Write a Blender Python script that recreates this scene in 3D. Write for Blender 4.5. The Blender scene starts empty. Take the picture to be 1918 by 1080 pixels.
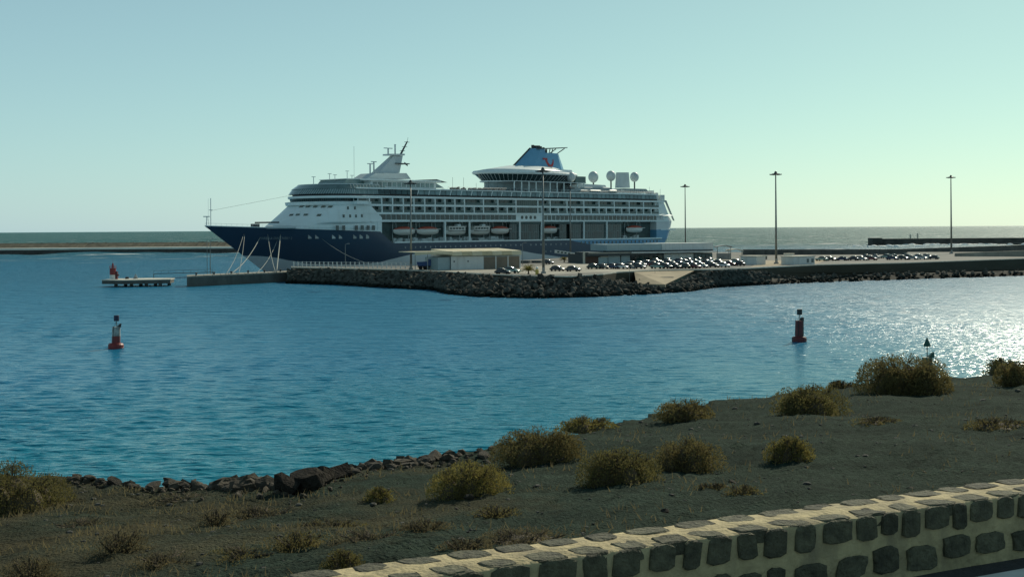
import bpy, math, random
import numpy as np
from mathutils import Vector, Matrix
R = math.radians
sc = bpy.context.scene
col = sc.collection
rnd = random.Random(7)

# ------------------------------------------------------------------ camera
FPX, EYE, ROLL, HC = 2400.0, 15.5, 0.00678, 428.5
cam = bpy.data.cameras.new('camera')
camo = bpy.data.objects.new('camera', cam)
col.objects.link(camo)
sc.camera = camo
camo.location = (0, 0, EYE)
camo.rotation_euler = (math.pi / 2, ROLL, 0)
cam.sensor_width = 36
cam.lens = 36 * FPX / 1918
cam.shift_y = -(540 - HC) / 1918
cam.clip_start = 0.1
cam.clip_end = 90000

# ------------------------------------------------------------------ sky and sun
SUN_AZ, SUN_EL = 29.5, 33.0
w = bpy.data.worlds.new('World')
sc.world = w
w.use_nodes = True
nt = w.node_tree
bg = nt.nodes['Background']
sky = nt.nodes.new('ShaderNodeTexSky')
sky.sky_type = 'NISHITA'
sky.sun_disc = False
sky.sun_elevation = R(SUN_EL)
sky.sun_rotation = R(SUN_AZ)
sky.altitude = 10
sky.air_density = 1.0
sky.dust_density = 0.6
tint = nt.nodes.new('ShaderNodeMix')
tint.data_type = 'RGBA'
tint.blend_type = 'MULTIPLY'
tint.inputs[0].default_value = 1.0
tint.inputs[7].default_value = (0.285, 0.405, 0.262, 1)       # seen through tinted glass
nt.links.new(sky.outputs[0], tint.inputs[6])
wtc = nt.nodes.new('ShaderNodeTexCoord')                      # milky sea haze, the same all round, thinning towards the zenith
wsp = nt.nodes.new('ShaderNodeSeparateXYZ')
nt.links.new(wtc.outputs['Generated'], wsp.inputs[0])
def wm_(op, a, b=0.0):
    n = nt.nodes.new('ShaderNodeMath'); n.operation = op
    nt.links.new(a, n.inputs[0]); n.inputs[1].default_value = b
    return n.outputs[0]
hz = wm_('EXPONENT', wm_('MULTIPLY', wm_('MAXIMUM', wsp.outputs[2], 0.0), -1.8))
hzc = nt.nodes.new('ShaderNodeMix')
hzc.data_type = 'RGBA'
nt.links.new(hz, hzc.inputs[0])
hzc.inputs[6].default_value = (0, 0, 0, 1)
hzc.inputs[7].default_value = (2.4, 3.55, 4.9, 1)
veil = nt.nodes.new('ShaderNodeMix')
veil.data_type = 'RGBA'
veil.blend_type = 'ADD'
veil.inputs[0].default_value = 1.0
nt.links.new(hzc.outputs[2], veil.inputs[7])
nt.links.new(tint.outputs[2], veil.inputs[6])
nt.links.new(veil.outputs[2], bg.inputs[0])
bg.inputs[1].default_value = 0.1
sl = bpy.data.lights.new('sun', 'SUN')
sl.energy = 3.4
sl.angle = R(0.5)
sl.color = (1.0, 0.93, 0.74)
slo = bpy.data.objects.new('sun', sl)
col.objects.link(slo)
SV = Vector((math.sin(R(SUN_AZ)) * math.cos(R(SUN_EL)), math.cos(R(SUN_AZ)) * math.cos(R(SUN_EL)), math.sin(R(SUN_EL))))
slo.rotation_euler = (-SV).to_track_quat('-Z', 'Y').to_euler()
sc.view_settings.view_transform = 'Standard'
sc.view_settings.look = 'None'
sc.view_settings.exposure = 0.11
sc.view_settings.gamma = 1.0

# ------------------------------------------------------------------ placing helpers
def ray(px, py):
    u, v = (px - 959) / FPX, (HC - py) / FPX
    c, s = math.cos(ROLL), math.sin(ROLL)
    return Vector((u * c + v * s, 1.0, v * c - u * s))
def at(px, py, z):
    d = ray(px, py)
    t = (z - EYE) / d.z
    return Vector((d.x * t, d.y * t, z))
def deep(px, py, Y):
    d = ray(px, py)
    return Vector((d.x * Y, Y, EYE + d.z * Y))

def tag(o, label=None, cat=None, group=None, kind=None):
    if label: o['label'] = label
    if cat: o['category'] = cat
    if group: o['group'] = group
    if kind: o['kind'] = kind
    return o
def empty(name, loc=(0, 0, 0), rz=0.0):
    o = bpy.data.objects.new(name, None)
    col.objects.link(o)
    o.location = loc
    o.rotation_euler = (0, 0, rz)
    o.empty_display_size = 0.3
    return o
def link(name, me, parent=None, loc=None, rot=None, scl=None):
    o = bpy.data.objects.new(name, me)
    col.objects.link(o)
    if parent: o.parent = parent
    if loc is not None: o.location = loc
    if rot is not None: o.rotation_euler = rot
    if scl is not None: o.scale = scl
    return o
def copy_tree(o, parent=None):
    c = o.copy()
    col.objects.link(c)
    c.parent = parent
    for ch in o.children: copy_tree(ch, c)
    return c
ORD = ['first', 'second', 'third', 'fourth', 'fifth', 'sixth', 'seventh', 'eighth', 'ninth', 'tenth', 'eleventh', 'twelfth',
       'thirteenth', 'fourteenth', 'fifteenth', 'sixteenth', 'seventeenth', 'eighteenth', 'nineteenth', 'twentieth', 'twenty-first',
       'twenty-second', 'twenty-third', 'twenty-fourth', 'twenty-fifth', 'twenty-sixth', 'twenty-seventh', 'twenty-eighth', 'twenty-ninth', 'thirtieth']

class B:
    def __init__(self): self.v = []; self.f = []
    def add(self, vs, fs):
        n = len(self.v)
        self.v += [tuple(p) for p in vs]
        self.f += [tuple(i + n for i in q) for q in fs]
        return self
    def hexa(self, p):
        return self.add(p, [(0, 3, 2, 1), (4, 5, 6, 7), (0, 1, 5, 4), (1, 2, 6, 5), (2, 3, 7, 6), (3, 0, 4, 7)])
    def box(self, x0, x1, y0, y1, z0, z1):
        return self.hexa([(x0, y0, z0), (x1, y0, z0), (x1, y1, z0), (x0, y1, z0), (x0, y0, z1), (x1, y0, z1), (x1, y1, z1), (x0, y1, z1)])
    def rings(self, rs, close=True, caps=True):
        n = len(rs[0]); k0 = len(self.v)
        for r in rs: self.v += [tuple(p) for p in r]
        for i in range(len(rs) - 1):
            for j in range(n if close else n - 1):
                a = k0 + i * n + j; b = k0 + i * n + (j + 1) % n
                self.f.append((a, b, b + n, a + n))
        if caps:
            self.f.append(tuple(k0 + j for j in reversed(range(n))))
            self.f.append(tuple(k0 + (len(rs) - 1) * n + j for j in range(n)))
        return self
    def prism(self, poly, z0, z1):
        return self.rings([[(x, y, z0) for x, y in poly], [(x, y, z1) for x, y in poly]])
    def prism_xz(self, poly, y0, y1, taper=1.0):
        return self.rings([[(x, y0, z) for x, z in poly], [(x, y1, z) for x, z in poly]])
    def tube(self, p0, p1, r, n=6, r1=None):
        p0, p1 = Vector(p0), Vector(p1)
        r1 = r if r1 is None else r1
        d = (p1 - p0)
        if d.length < 1e-6: return self
        d.normalize()
        a = d.cross(Vector((0, 0, 1)))
        if a.length < 1e-3: a = Vector((1, 0, 0))
        a.normalize(); b = d.cross(a)
        f = lambda p, q: [p + a * (math.cos(2 * math.pi * i / n) * q) + b * (math.sin(2 * math.pi * i / n) * q) for i in range(n)]
        return self.rings([f(p0, r), f(p1, r1)])
    def lathe(self, prof, n=16, c=(0, 0, 0), sx=1.0, sy=1.0):
        return self.rings([[(c[0] + r * sx * math.cos(2 * math.pi * i / n), c[1] + r * sy * math.sin(2 * math.pi * i / n), c[2] + z) for i in range(n)] for r, z in prof])
    def ball(self, c, r, n=14, m=8, sz=1.0):
        return self.lathe([(max(r * math.sin(math.pi * k / m), r * 0.02), -r * sz * math.cos(math.pi * k / m)) for k in range(m + 1)], n, c)
    def mesh(self, name, mats, smooth=False, midx=None):
        me = bpy.data.meshes.new(name)
        me.from_pydata(self.v, [], self.f)
        for m in (mats if isinstance(mats, (list, tuple)) else [mats]): me.materials.append(m)
        if midx is not None: me.polygons.foreach_set('material_index', midx)
        if smooth: me.polygons.foreach_set('use_smooth', [True] * len(me.polygons))
        me.update()
        return me
    def build(self, name, mat, parent=None, smooth=False, loc=None, rot=None, bevel=0):
        o = link(name, self.mesh(name, mat, smooth), parent, loc, rot)
        if bevel:
            md = o.modifiers.new('bevel', 'BEVEL'); md.width = bevel; md.segments = 2; md.limit_method = 'ANGLE'
        return o

# ------------------------------------------------------------------ materials
def mat(name, c, rough=0.6, metal=0.0, var=0.12, scale=2.0, bump=0.0, bscale=None, spec=0.5, c2=None, coat=0.0, dirt=None, rnd_obj=0.0, stretch=None):
    m = bpy.data.materials.new(name)
    m.use_nodes = True
    t = m.node_tree; N = t.nodes; L = t.links
    p = N['Principled BSDF']
    p.inputs['Roughness'].default_value = rough
    p.inputs['Metallic'].default_value = metal
    p.inputs['Specular IOR Level'].default_value = spec
    if coat: p.inputs['Coat Weight'].default_value = coat; p.inputs['Coat Roughness'].default_value = 0.13
    tc = N.new('ShaderNodeTexCoord')
    src = tc.outputs['Object']
    if stretch:
        mp = N.new('ShaderNodeMapping'); mp.inputs['Scale'].default_value = stretch
        L.new(src, mp.inputs[0]); src = mp.outputs[0]
    nz = N.new('ShaderNodeTexNoise')
    nz.inputs['Scale'].default_value = scale; nz.inputs['Detail'].default_value = 6; nz.inputs['Roughness'].default_value = 0.62
    L.new(src, nz.inputs['Vector'])
    rp = N.new('ShaderNodeValToRGB')
    c2 = c2 or tuple(x * (1 - var) for x in c)
    c1 = tuple(min(x * (1 + var * 0.6), 0.95) for x in c)
    rp.color_ramp.elements[0].position = 0.32; rp.color_ramp.elements[1].position = 0.68
    rp.color_ramp.elements[0].color = (*c2, 1); rp.color_ramp.elements[1].color = (*c1, 1)
    L.new(nz.outputs[0], rp.inputs[0])
    out = rp.outputs[0]
    if dirt:                                   # streaks of grime with a shape of their own
        dz = N.new('ShaderNodeTexNoise'); dz.inputs['Scale'].default_value = dirt[1]; dz.inputs['Detail'].default_value = 5
        mp2 = N.new('ShaderNodeMapping'); mp2.inputs['Scale'].default_value = (1, 1, 0.15)
        L.new(tc.outputs['Object'], mp2.inputs[0]); L.new(mp2.outputs[0], dz.inputs['Vector'])
        mr = N.new('ShaderNodeMapRange'); mr.inputs[1].default_value = 0.5; mr.inputs[2].default_value = 0.78; mr.inputs[4].default_value = dirt[2]
        L.new(dz.outputs[0], mr.inputs[0])
        mx = N.new('ShaderNodeMix'); mx.data_type = 'RGBA'; mx.inputs[7].default_value = (*dirt[0], 1)
        L.new(mr.outputs[0], mx.inputs[0]); L.new(out, mx.inputs[6]); out = mx.outputs[2]
    if rnd_obj:
        oi = N.new('ShaderNodeObjectInfo')
        mr = N.new('ShaderNodeMapRange'); mr.inputs[3].default_value = 1 - rnd_obj; mr.inputs[4].default_value = 1 + rnd_obj
        L.new(oi.outputs['Random'], mr.inputs[0])
        hs = N.new('ShaderNodeHueSaturation'); L.new(mr.outputs[0], hs.inputs['Value']); L.new(out, hs.inputs['Color']); out = hs.outputs[0]
    L.new(out, p.inputs['Base Color'])
    if bump:
        n2 = N.new('ShaderNodeTexNoise'); n2.inputs['Scale'].default_value = bscale or scale * 3; n2.inputs['Detail'].default_value = 5
        L.new(src, n2.inputs['Vector'])
        bp = N.new('ShaderNodeBump'); bp.inputs['Strength'].default_value = min(bump, 1.0); bp.inputs['Distance'].default_value = 0.05 if bump <= 1 else bump
        L.new(n2.outputs[0], bp.inputs['Height']); L.new(bp.outputs[0], p.inputs['Normal'])
    return m

M = {}
M['white'] = mat('white_ship_paint', (0.76, 0.84, 0.83), 0.4, var=0.05, scale=0.3, dirt=((0.5, 0.45, 0.36), 0.35, 0.22))
M['grey_white'] = mat('off_white_paint', (0.54, 0.6, 0.6), 0.5, var=0.1, scale=0.4)
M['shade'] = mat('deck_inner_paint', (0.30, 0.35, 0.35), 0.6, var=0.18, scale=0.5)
M['glass'] = mat('tinted_window_glass', (0.018, 0.055, 0.055), 0.08, var=0.3, scale=0.3, spec=0.6, rnd_obj=0.45)
M['glass_light'] = mat('pale_balustrade_glass', (0.16, 0.24, 0.24), 0.12, var=0.25, scale=0.4, spec=0.6, rnd_obj=0.3)
M['recess_shade'] = mat('recess_shade_paint', (0.075, 0.115, 0.112), 0.7, var=0.3, scale=0.6)  # dark colour paints the shadow inside the boat deck recess
M['cabin_dark'] = mat('tinted_cabin_glazing', (0.04, 0.10, 0.10), 0.15, var=0.25, scale=0.5)
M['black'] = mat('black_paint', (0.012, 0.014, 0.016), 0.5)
M['deck'] = mat('teak_deck', (0.36, 0.33, 0.27), 0.7, var=0.2, scale=1.5)
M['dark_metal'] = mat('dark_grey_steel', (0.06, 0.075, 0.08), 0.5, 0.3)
M['pole'] = mat('galvanised_mast_steel', (0.2, 0.22, 0.215), 0.45, 0.5, var=0.2, scale=0.8)
M['funnel_blue'] = mat('light_blue_paint', (0.15, 0.36, 0.53), 0.35, var=0.06, scale=0.4)
M['logo_red'] = mat('red_logo_paint', (0.42, 0.03, 0.03), 0.4)
M['boat_white'] = mat('lifeboat_white_hull', (0.7, 0.69, 0.64), 0.4, var=0.06)
M['boat_red'] = mat('lifeboat_orange_canopy', (0.42, 0.07, 0.035), 0.5, var=0.1)
M['rope'] = mat('pale_mooring_rope', (0.36, 0.37, 0.33), 0.9)
M['concrete'] = mat('weathered_concrete', (0.36, 0.33, 0.27), 0.85, var=0.3, scale=0.15, bump=0.3, bscale=1.0, dirt=((0.16, 0.15, 0.13), 0.3, 0.5))
M['asphalt'] = mat('quay_asphalt', (0.16, 0.155, 0.14), 0.9, var=0.35, scale=0.08, bump=0.2, bscale=2)
M['sand'] = mat('sandy_ground', (0.42, 0.34, 0.23), 0.95, var=0.2, scale=0.2)
M['pier'] = mat('pier_concrete', (0.13, 0.125, 0.11), 0.85, var=0.35, scale=0.2, bump=0.3, dirt=((0.05, 0.05, 0.045), 0.4, 0.7))
M['brown_wall'] = mat('brown_retaining_wall', (0.085, 0.075, 0.056), 0.95, spec=0.08, var=0.25, scale=0.12, stretch=(0.4, 0.4, 3))
M['basalt'] = mat('dark_basalt', (0.085, 0.083, 0.07), 0.9, spec=0.12, c2=(0.035, 0.035, 0.031), scale=0.6, bump=0.6, rnd_obj=0.6)
M['basalt_far'] = mat('distant_basalt', (0.065, 0.06, 0.052), 0.9, var=0.5, scale=0.15, bump=0.8, bscale=0.8)
M['kerb'] = mat('pale_kerb_concrete', (0.6, 0.57, 0.48), 0.8, var=0.2, scale=0.5)
M['shed_white'] = mat('white_cladding', (0.62, 0.64, 0.62), 0.5, var=0.08, scale=0.6, dirt=((0.35, 0.33, 0.28), 0.8, 0.4))
M['shed_blue'] = mat('blue_grey_cladding', (0.34, 0.44, 0.46), 0.5, var=0.08, scale=0.6)
M['shed_brown'] = mat('brown_roller_door', (0.2, 0.165, 0.125), 0.7, var=0.15, scale=0.5)
M['canopy'] = mat('cream_canopy', (0.64, 0.57, 0.39), 0.6, var=0.12, scale=0.6)
M['canopy_old'] = mat('faded_canopy', (0.55, 0.47, 0.29), 0.65, var=0.2, scale=0.5)
M['brick'] = mat('brown_red_cladding', (0.11, 0.06, 0.045), 0.8, var=0.2, scale=1)
M['roof_grey'] = mat('grey_roof_sheet', (0.3, 0.31, 0.3), 0.5, var=0.15, scale=0.3)
M['truck_blue'] = mat('blue_truck_body', (0.02, 0.075, 0.24), 0.4, var=0.15)
M['tyre'] = mat('black_tyre_rubber', (0.015, 0.015, 0.015), 0.85)
M['red'] = mat('red_marine_paint', (0.26, 0.026, 0.024), 0.5, var=0.25, scale=1.2, dirt=((0.08, 0.05, 0.04), 0.8, 0.5))
M['red_dark'] = mat('darkened_red_paint', (0.14, 0.02, 0.022), 0.55, var=0.35, scale=1.2, dirt=((0.03, 0.03, 0.03), 0.9, 0.8))  # darkened red, painting the backlit silhouette on the right buoy
M['green_dark'] = mat('green_marine_paint', (0.01, 0.085, 0.06), 0.55, var=0.3)
M['guano'] = mat('streaked_white_and_grey_paint', (0.55, 0.54, 0.5), 0.7, var=0.3, scale=1.5, c2=(0.09, 0.085, 0.08))
M['navy_can'] = mat('dark_topmark_paint', (0.02, 0.02, 0.055), 0.5)
M['mortar'] = mat('pale_lime_mortar', (0.47, 0.38, 0.205), 0.9, var=0.3, scale=6, bump=0.5, bscale=25, dirt=((0.16, 0.135, 0.09), 4.0, 0.85))
M['wall_stone'] = mat('grey_basalt_block', (0.10, 0.094, 0.056), 0.9, var=0.55, scale=9, bump=0.7, bscale=30, rnd_obj=0.3)
M['road'] = mat('road_asphalt', (0.05, 0.05, 0.05), 0.9, var=0.3, scale=12, bump=0.5, bscale=60)
M['paint'] = mat('road_line_paint', (0.72, 0.72, 0.66), 0.7, var=0.15, scale=5)
M['foam'] = mat('sea_foam', (0.85, 0.87, 0.85), 0.8, var=0.08, scale=0.3)
M['yellow'] = mat('yellow_safety_paint', (0.55, 0.42, 0.1), 0.6)

M['edge_rock'] = mat('brown_cliff_rock', (0.06, 0.048, 0.032), 0.95, var=0.5, scale=3, bump=0.8, bscale=9, rnd_obj=0.4)
M['crest_rock'] = mat('grey_brown_breakwater_rock', (0.10, 0.098, 0.078), 0.95, spec=0.1, var=0.4, scale=0.15, bump=0.8, bscale=0.8)
M['pebble'] = mat('mixed_gravel', (0.07, 0.067, 0.055), 0.9, var=0.5, scale=3)
M['twig'] = mat('brown_twigs', (0.10, 0.075, 0.045), 0.9, var=0.4, scale=4)

def leaf_mat(name, c, c2):
    m = mat(name, c, 0.75, var=0.3, scale=5, c2=c2, spec=0.25)
    p = m.node_tree.nodes['Principled BSDF']
    t = m.node_tree
    tr = t.nodes.new('ShaderNodeBsdfTranslucent'); mx = t.nodes.new('ShaderNodeMixShader'); mx.inputs[0].default_value = 0.4
    lk = p.inputs['Base Color'].links[0].from_socket
    t.links.new(lk, tr.inputs[0])
    t.links.new(p.outputs[0], mx.inputs[1]); t.links.new(tr.outputs[0], mx.inputs[2])
    t.links.new(mx.outputs[0], t.nodes['Material Output'].inputs[0])
    return m
M['palm_green'] = leaf_mat('dry_palm_leaf', (0.24, 0.22, 0.06), (0.14, 0.12, 0.04))
M['leaf_olive'] = leaf_mat('olive_shrub_leaf', (0.18, 0.158, 0.056), (0.10, 0.088, 0.036))
M['leaf_yellow'] = leaf_mat('yellow_green_shrub_leaf', (0.24, 0.205, 0.06), (0.13, 0.11, 0.04))
M['leaf_brown'] = leaf_mat('brown_shrub_leaf', (0.19, 0.16, 0.062), (0.115, 0.094, 0.04))
M['leaf_dry'] = leaf_mat('dry_straw_grass', (0.2, 0.165, 0.085), (0.1, 0.085, 0.05))

# hull paint: navy band, white lower wave, light blue stern
def hull_paint():
    m = bpy.data.materials.new('hull_paint')
    m.use_nodes = True
    t = m.node_tree; N = t.nodes; L = t.links; p = N['Principled BSDF']
    p.inputs['Roughness'].default_value = 0.35
    tc = N.new('ShaderNodeTexCoord'); sx = N.new('ShaderNodeSeparateXYZ'); L.new(tc.outputs['Object'], sx.inputs[0])
    ds = N.new('ShaderNodeMath'); ds.operation = 'DIVIDE'; ds.inputs[1].default_value = 260; L.new(sx.outputs[0], ds.inputs[0])
    def curve(pts):
        c = N.new('ShaderNodeFloatCurve'); L.new(ds.outputs[0], c.inputs['Value'])
        cu = c.mapping.curves[0]
        while len(cu.points) < len(pts): cu.points.new(0.5, 0.5)
        for q, (x, y) in zip(cu.points, pts): q.location = (x / 260, y / 20)
        c.mapping.update()
        ml = N.new('ShaderNodeMath'); ml.operation = 'MULTIPLY'; ml.inputs[1].default_value = 20; L.new(c.outputs[0], ml.inputs[0])
        return ml.outputs[0]
    def cmp(a, b, op='LESS_THAN'):
        c = N.new('ShaderNodeMath'); c.operation = op; L.new(a, c.inputs[0]); L.new(b, c.inputs[1]); return c.outputs[0]
    def mul(a, b):
        c = N.new('ShaderNodeMath'); c.operation = 'MULTIPLY'; L.new(a, c.inputs[0]); L.new(b, c.inputs[1]); return c.outputs[0]
    z = sx.outputs[2]
    T = curve([(0, 20), (165, 20), (170, 10.8), (181, 9.0), (196, 6.9), (215, 3.5), (235, 0.5), (260, 0)])
    Bt = curve([(0, 6.8), (20, 6.5), (32, 4.6), (42, 3.1), (60, 2.9), (71, 4.5), (82, 6.2), (94, 7.1), (115, 7.5), (136, 6.8), (149, 5.2), (168, 3.0), (182, 0.8), (260, 0)])
    LB = curve([(0, 0), (164, 0), (167, 10.9), (226, 10.9), (231, 14.6), (260, 14.6)])
    lowb = curve([(0, 0), (160, 0), (196, 6.0), (230, 6.6), (260, 9.6)])
    nz = N.new('ShaderNodeTexNoise'); nz.inputs['Scale'].default_value = 0.25; nz.inputs['Detail'].default_value = 6
    mp = N.new('ShaderNodeMapping'); mp.inputs['Scale'].default_value = (1, 1, 0.3); L.new(tc.outputs['Object'], mp.inputs[0]); L.new(mp.outputs[0], nz.inputs['Vector'])
    def mixc(fac, a, b):
        x = N.new('ShaderNodeMix'); x.data_type = 'RGBA'; L.new(fac, x.inputs[0])
        for k, q in ((6, a), (7, b)):
            if isinstance(q, tuple): x.inputs[k].default_value = (*q, 1)
            else: L.new(q, x.inputs[k])
        return x.outputs[2]
    wcol = mixc(nz.outputs[0], (0.55, 0.57, 0.57), (0.68, 0.69, 0.68))
    ncol = mixc(nz.outputs[0], (0.032, 0.058, 0.095), (0.042, 0.075, 0.12))
    bcol = mixc(nz.outputs[0], (0.10, 0.27, 0.43), (0.13, 0.32, 0.48))
    c = mixc(mul(cmp(z, LB), cmp(z, lowb, 'GREATER_THAN')), wcol, bcol)
    c = mixc(mul(cmp(z, T), cmp(z, Bt, 'GREATER_THAN')), c, ncol)
    L.new(c, p.inputs['Base Color'])
    return m
M['hull'] = hull_paint()

# sea: deep blue in the channel, greener over the shallows near the shore, wind ripples, a few whitecaps outside the harbour
def sea_mat():
    m = bpy.data.materials.new('sea_water_surface')
    m.use_nodes = True
    t = m.node_tree; N = t.nodes; L = t.links; p = N['Principled BSDF']
    p.inputs['IOR'].default_value = 1.33
    p.inputs['Specular IOR Level'].default_value = 0.26
    p.inputs['Roughness'].default_value = 0.12
    tc = N.new('ShaderNodeTexCoord'); P = tc.outputs['Object']
    sx = N.new('ShaderNodeSeparateXYZ'); L.new(P, sx.inputs[0])
    def noise(scale, stretch, detail=4, rough=0.55):
        mp = N.new('ShaderNodeMapping'); mp.inputs['Scale'].default_value = stretch; mp.inputs['Rotation'].default_value = (0, 0, R(8))
        L.new(P, mp.inputs[0])
        n = N.new('ShaderNodeTexNoise'); n.inputs['Scale'].default_value = scale; n.inputs['Detail'].default_value = detail; n.inputs['Roughness'].default_value = rough
        L.new(mp.outputs[0], n.inputs['Vector']); return n.outputs[0]
    def rng(x, a, b, c=0.0, d=1.0):
        r = N.new('ShaderNodeMapRange'); L.new(x, r.inputs[0])
        for k, q in zip((1, 2, 3, 4), (a, b, c, d)): r.inputs[k].default_value = q
        return r.outputs[0]
    def math_(op, a, b):
        x = N.new('ShaderNodeMath'); x.operation = op
        for k, q in ((0, a), (1, b)):
            if isinstance(q, (int, float)): x.inputs[k].default_value = q
            else: L.new(q, x.inputs[k])
        return x.outputs[0]
    def mixc(fac, a, b):
        x = N.new('ShaderNodeMix'); x.data_type = 'RGBA'; L.new(fac, x.inputs[0])
        for k, q in ((6, a), (7, b)):
            if isinstance(q, tuple): x.inputs[k].default_value = (*q, 1)
            else: L.new(q, x.inputs[k])
        return x.outputs[2]
    big = noise(0.012, (1, 1.6, 1), 4)
    # depth of water: shallow shelf along the near shore
    dist = math_('SUBTRACT', sx.outputs[1], math_('MULTIPLY', sx.outputs[0], 0.45))
    shelf = rng(math_('ADD', dist, math_('MULTIPLY', big, 60)), 75, 190)
    c = mixc(shelf, (0.007, 0.205, 0.25), (0.003, 0.165, 0.30))
    outer = rng(sx.outputs[1], 620, 1200)
    c = mixc(outer, c, (0.025, 0.14, 0.145))
    # whitecaps outside the harbour
    cap = noise(0.035, (0.5, 2.2, 1), 6, 0.7)
    capm = math_('MULTIPLY', rng(cap, 0.57, 0.67), rng(sx.outputs[1], 560, 800))
    c = mixc(capm, c, (0.75, 0.78, 0.76))
    L.new(c, p.inputs['Base Color'])
    rough = math_('ADD', rng(sx.outputs[1], 90, 260, 0.14, 0.34), rng(sx.outputs[1], 260, 700, 0.0, 0.18))   # unresolved ripples
    L.new(math_('ADD', math_('MULTIPLY', capm, 0.3), rough), p.inputs['Roughness'])
    r1 = noise(1.2, (0.45, 1.5, 1), 2, 0.5)
    r2 = noise(0.42, (0.32, 1.6, 1), 4, 0.6)
    rm = noise(0.13, (0.3, 1.7, 1), 3, 0.6)
    r3 = noise(0.05, (0.6, 1.6, 1), 3, 0.55)
    h = math_('ADD', math_('MULTIPLY', r1, 0.33), math_('MULTIPLY', r2, rng(sx.outputs[1], 150, 420, 0.35, 4.0)))
    h = math_('ADD', h, math_('MULTIPLY', rm, rng(sx.outputs[1], 140, 450, 0.0, 5.0)))
    h = math_('ADD', h, math_('MULTIPLY', r3, rng(sx.outputs[1], 560, 900, 0.0, 12.0)))
    b = N.new('ShaderNodeBump'); b.inputs['Strength'].default_value = 1.0; b.inputs['Distance'].default_value = 1.0
    L.new(h, b.inputs['Height']); L.new(b.outputs[0], p.inputs['Normal'])
    return m
M['sea'] = sea_mat()

# volcanic ground: dark cinder gravel with browner earth
def ground_mat():
    m = mat('volcanic_cinder_ground', (0.033, 0.048, 0.036), 0.95, var=0.45, scale=14, bump=1.0, bscale=30, spec=0.03)
    t = m.node_tree; N = t.nodes; L = t.links; p = N['Principled BSDF']
    base = p.inputs['Base Color'].links[0].from_socket
    tc = [n for n in N if n.type == 'TEX_COORD'][0]
    nz = N.new('ShaderNodeTexNoise'); nz.inputs['Scale'].default_value = 0.35; nz.inputs['Detail'].default_value = 7; nz.inputs['Roughness'].default_value = 0.65
    L.new(tc.outputs['Object'], nz.inputs['Vector'])
    sx = N.new('ShaderNodeSeparateXYZ'); L.new(tc.outputs['Object'], sx.inputs[0])
    ad = N.new('ShaderNodeMath'); ad.operation = 'MULTIPLY_ADD'; ad.inputs[1].default_value = -0.045; L.new(sx.outputs[0], ad.inputs[0]); L.new(nz.outputs[0], ad.inputs[2])
    mr = N.new('ShaderNodeMapRange'); mr.inputs[1].default_value = 0.55; mr.inputs[2].default_value = 0.8; L.new(ad.outputs[0], mr.inputs[0])
    mx = N.new('ShaderNodeMix'); mx.data_type = 'RGBA'; mx.inputs[7].default_value = (0.068, 0.060, 0.036, 1)
    L.new(mr.outputs[0], mx.inputs[0]); L.new(base, mx.inputs[6])
    n3 = N.new('ShaderNodeTexNoise'); n3.inputs['Scale'].default_value = 0.9; n3.inputs['Detail'].default_value = 9; n3.inputs['Roughness'].default_value = 0.7
    mp3 = N.new('ShaderNodeMapping'); mp3.inputs['Rotation'].default_value = (0, 0, 0.5); mp3.inputs['Scale'].default_value = (0.6, 1.5, 1)
    L.new(tc.outputs['Object'], mp3.inputs[0]); L.new(mp3.outputs[0], n3.inputs['Vector'])
    r3 = N.new('ShaderNodeMapRange'); r3.inputs[1].default_value = 0.32; r3.inputs[2].default_value = 0.68; r3.inputs[3].default_value = 0.62; r3.inputs[4].default_value = 1.42; L.new(n3.outputs[0], r3.inputs[0])
    hs = N.new('ShaderNodeHueSaturation'); L.new(r3.outputs[0], hs.inputs['Value']); L.new(mx.outputs[2], hs.inputs['Color']); L.new(hs.outputs[0], p.inputs['Base Color'])
    return m
M['ground'] = ground_mat()

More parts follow.
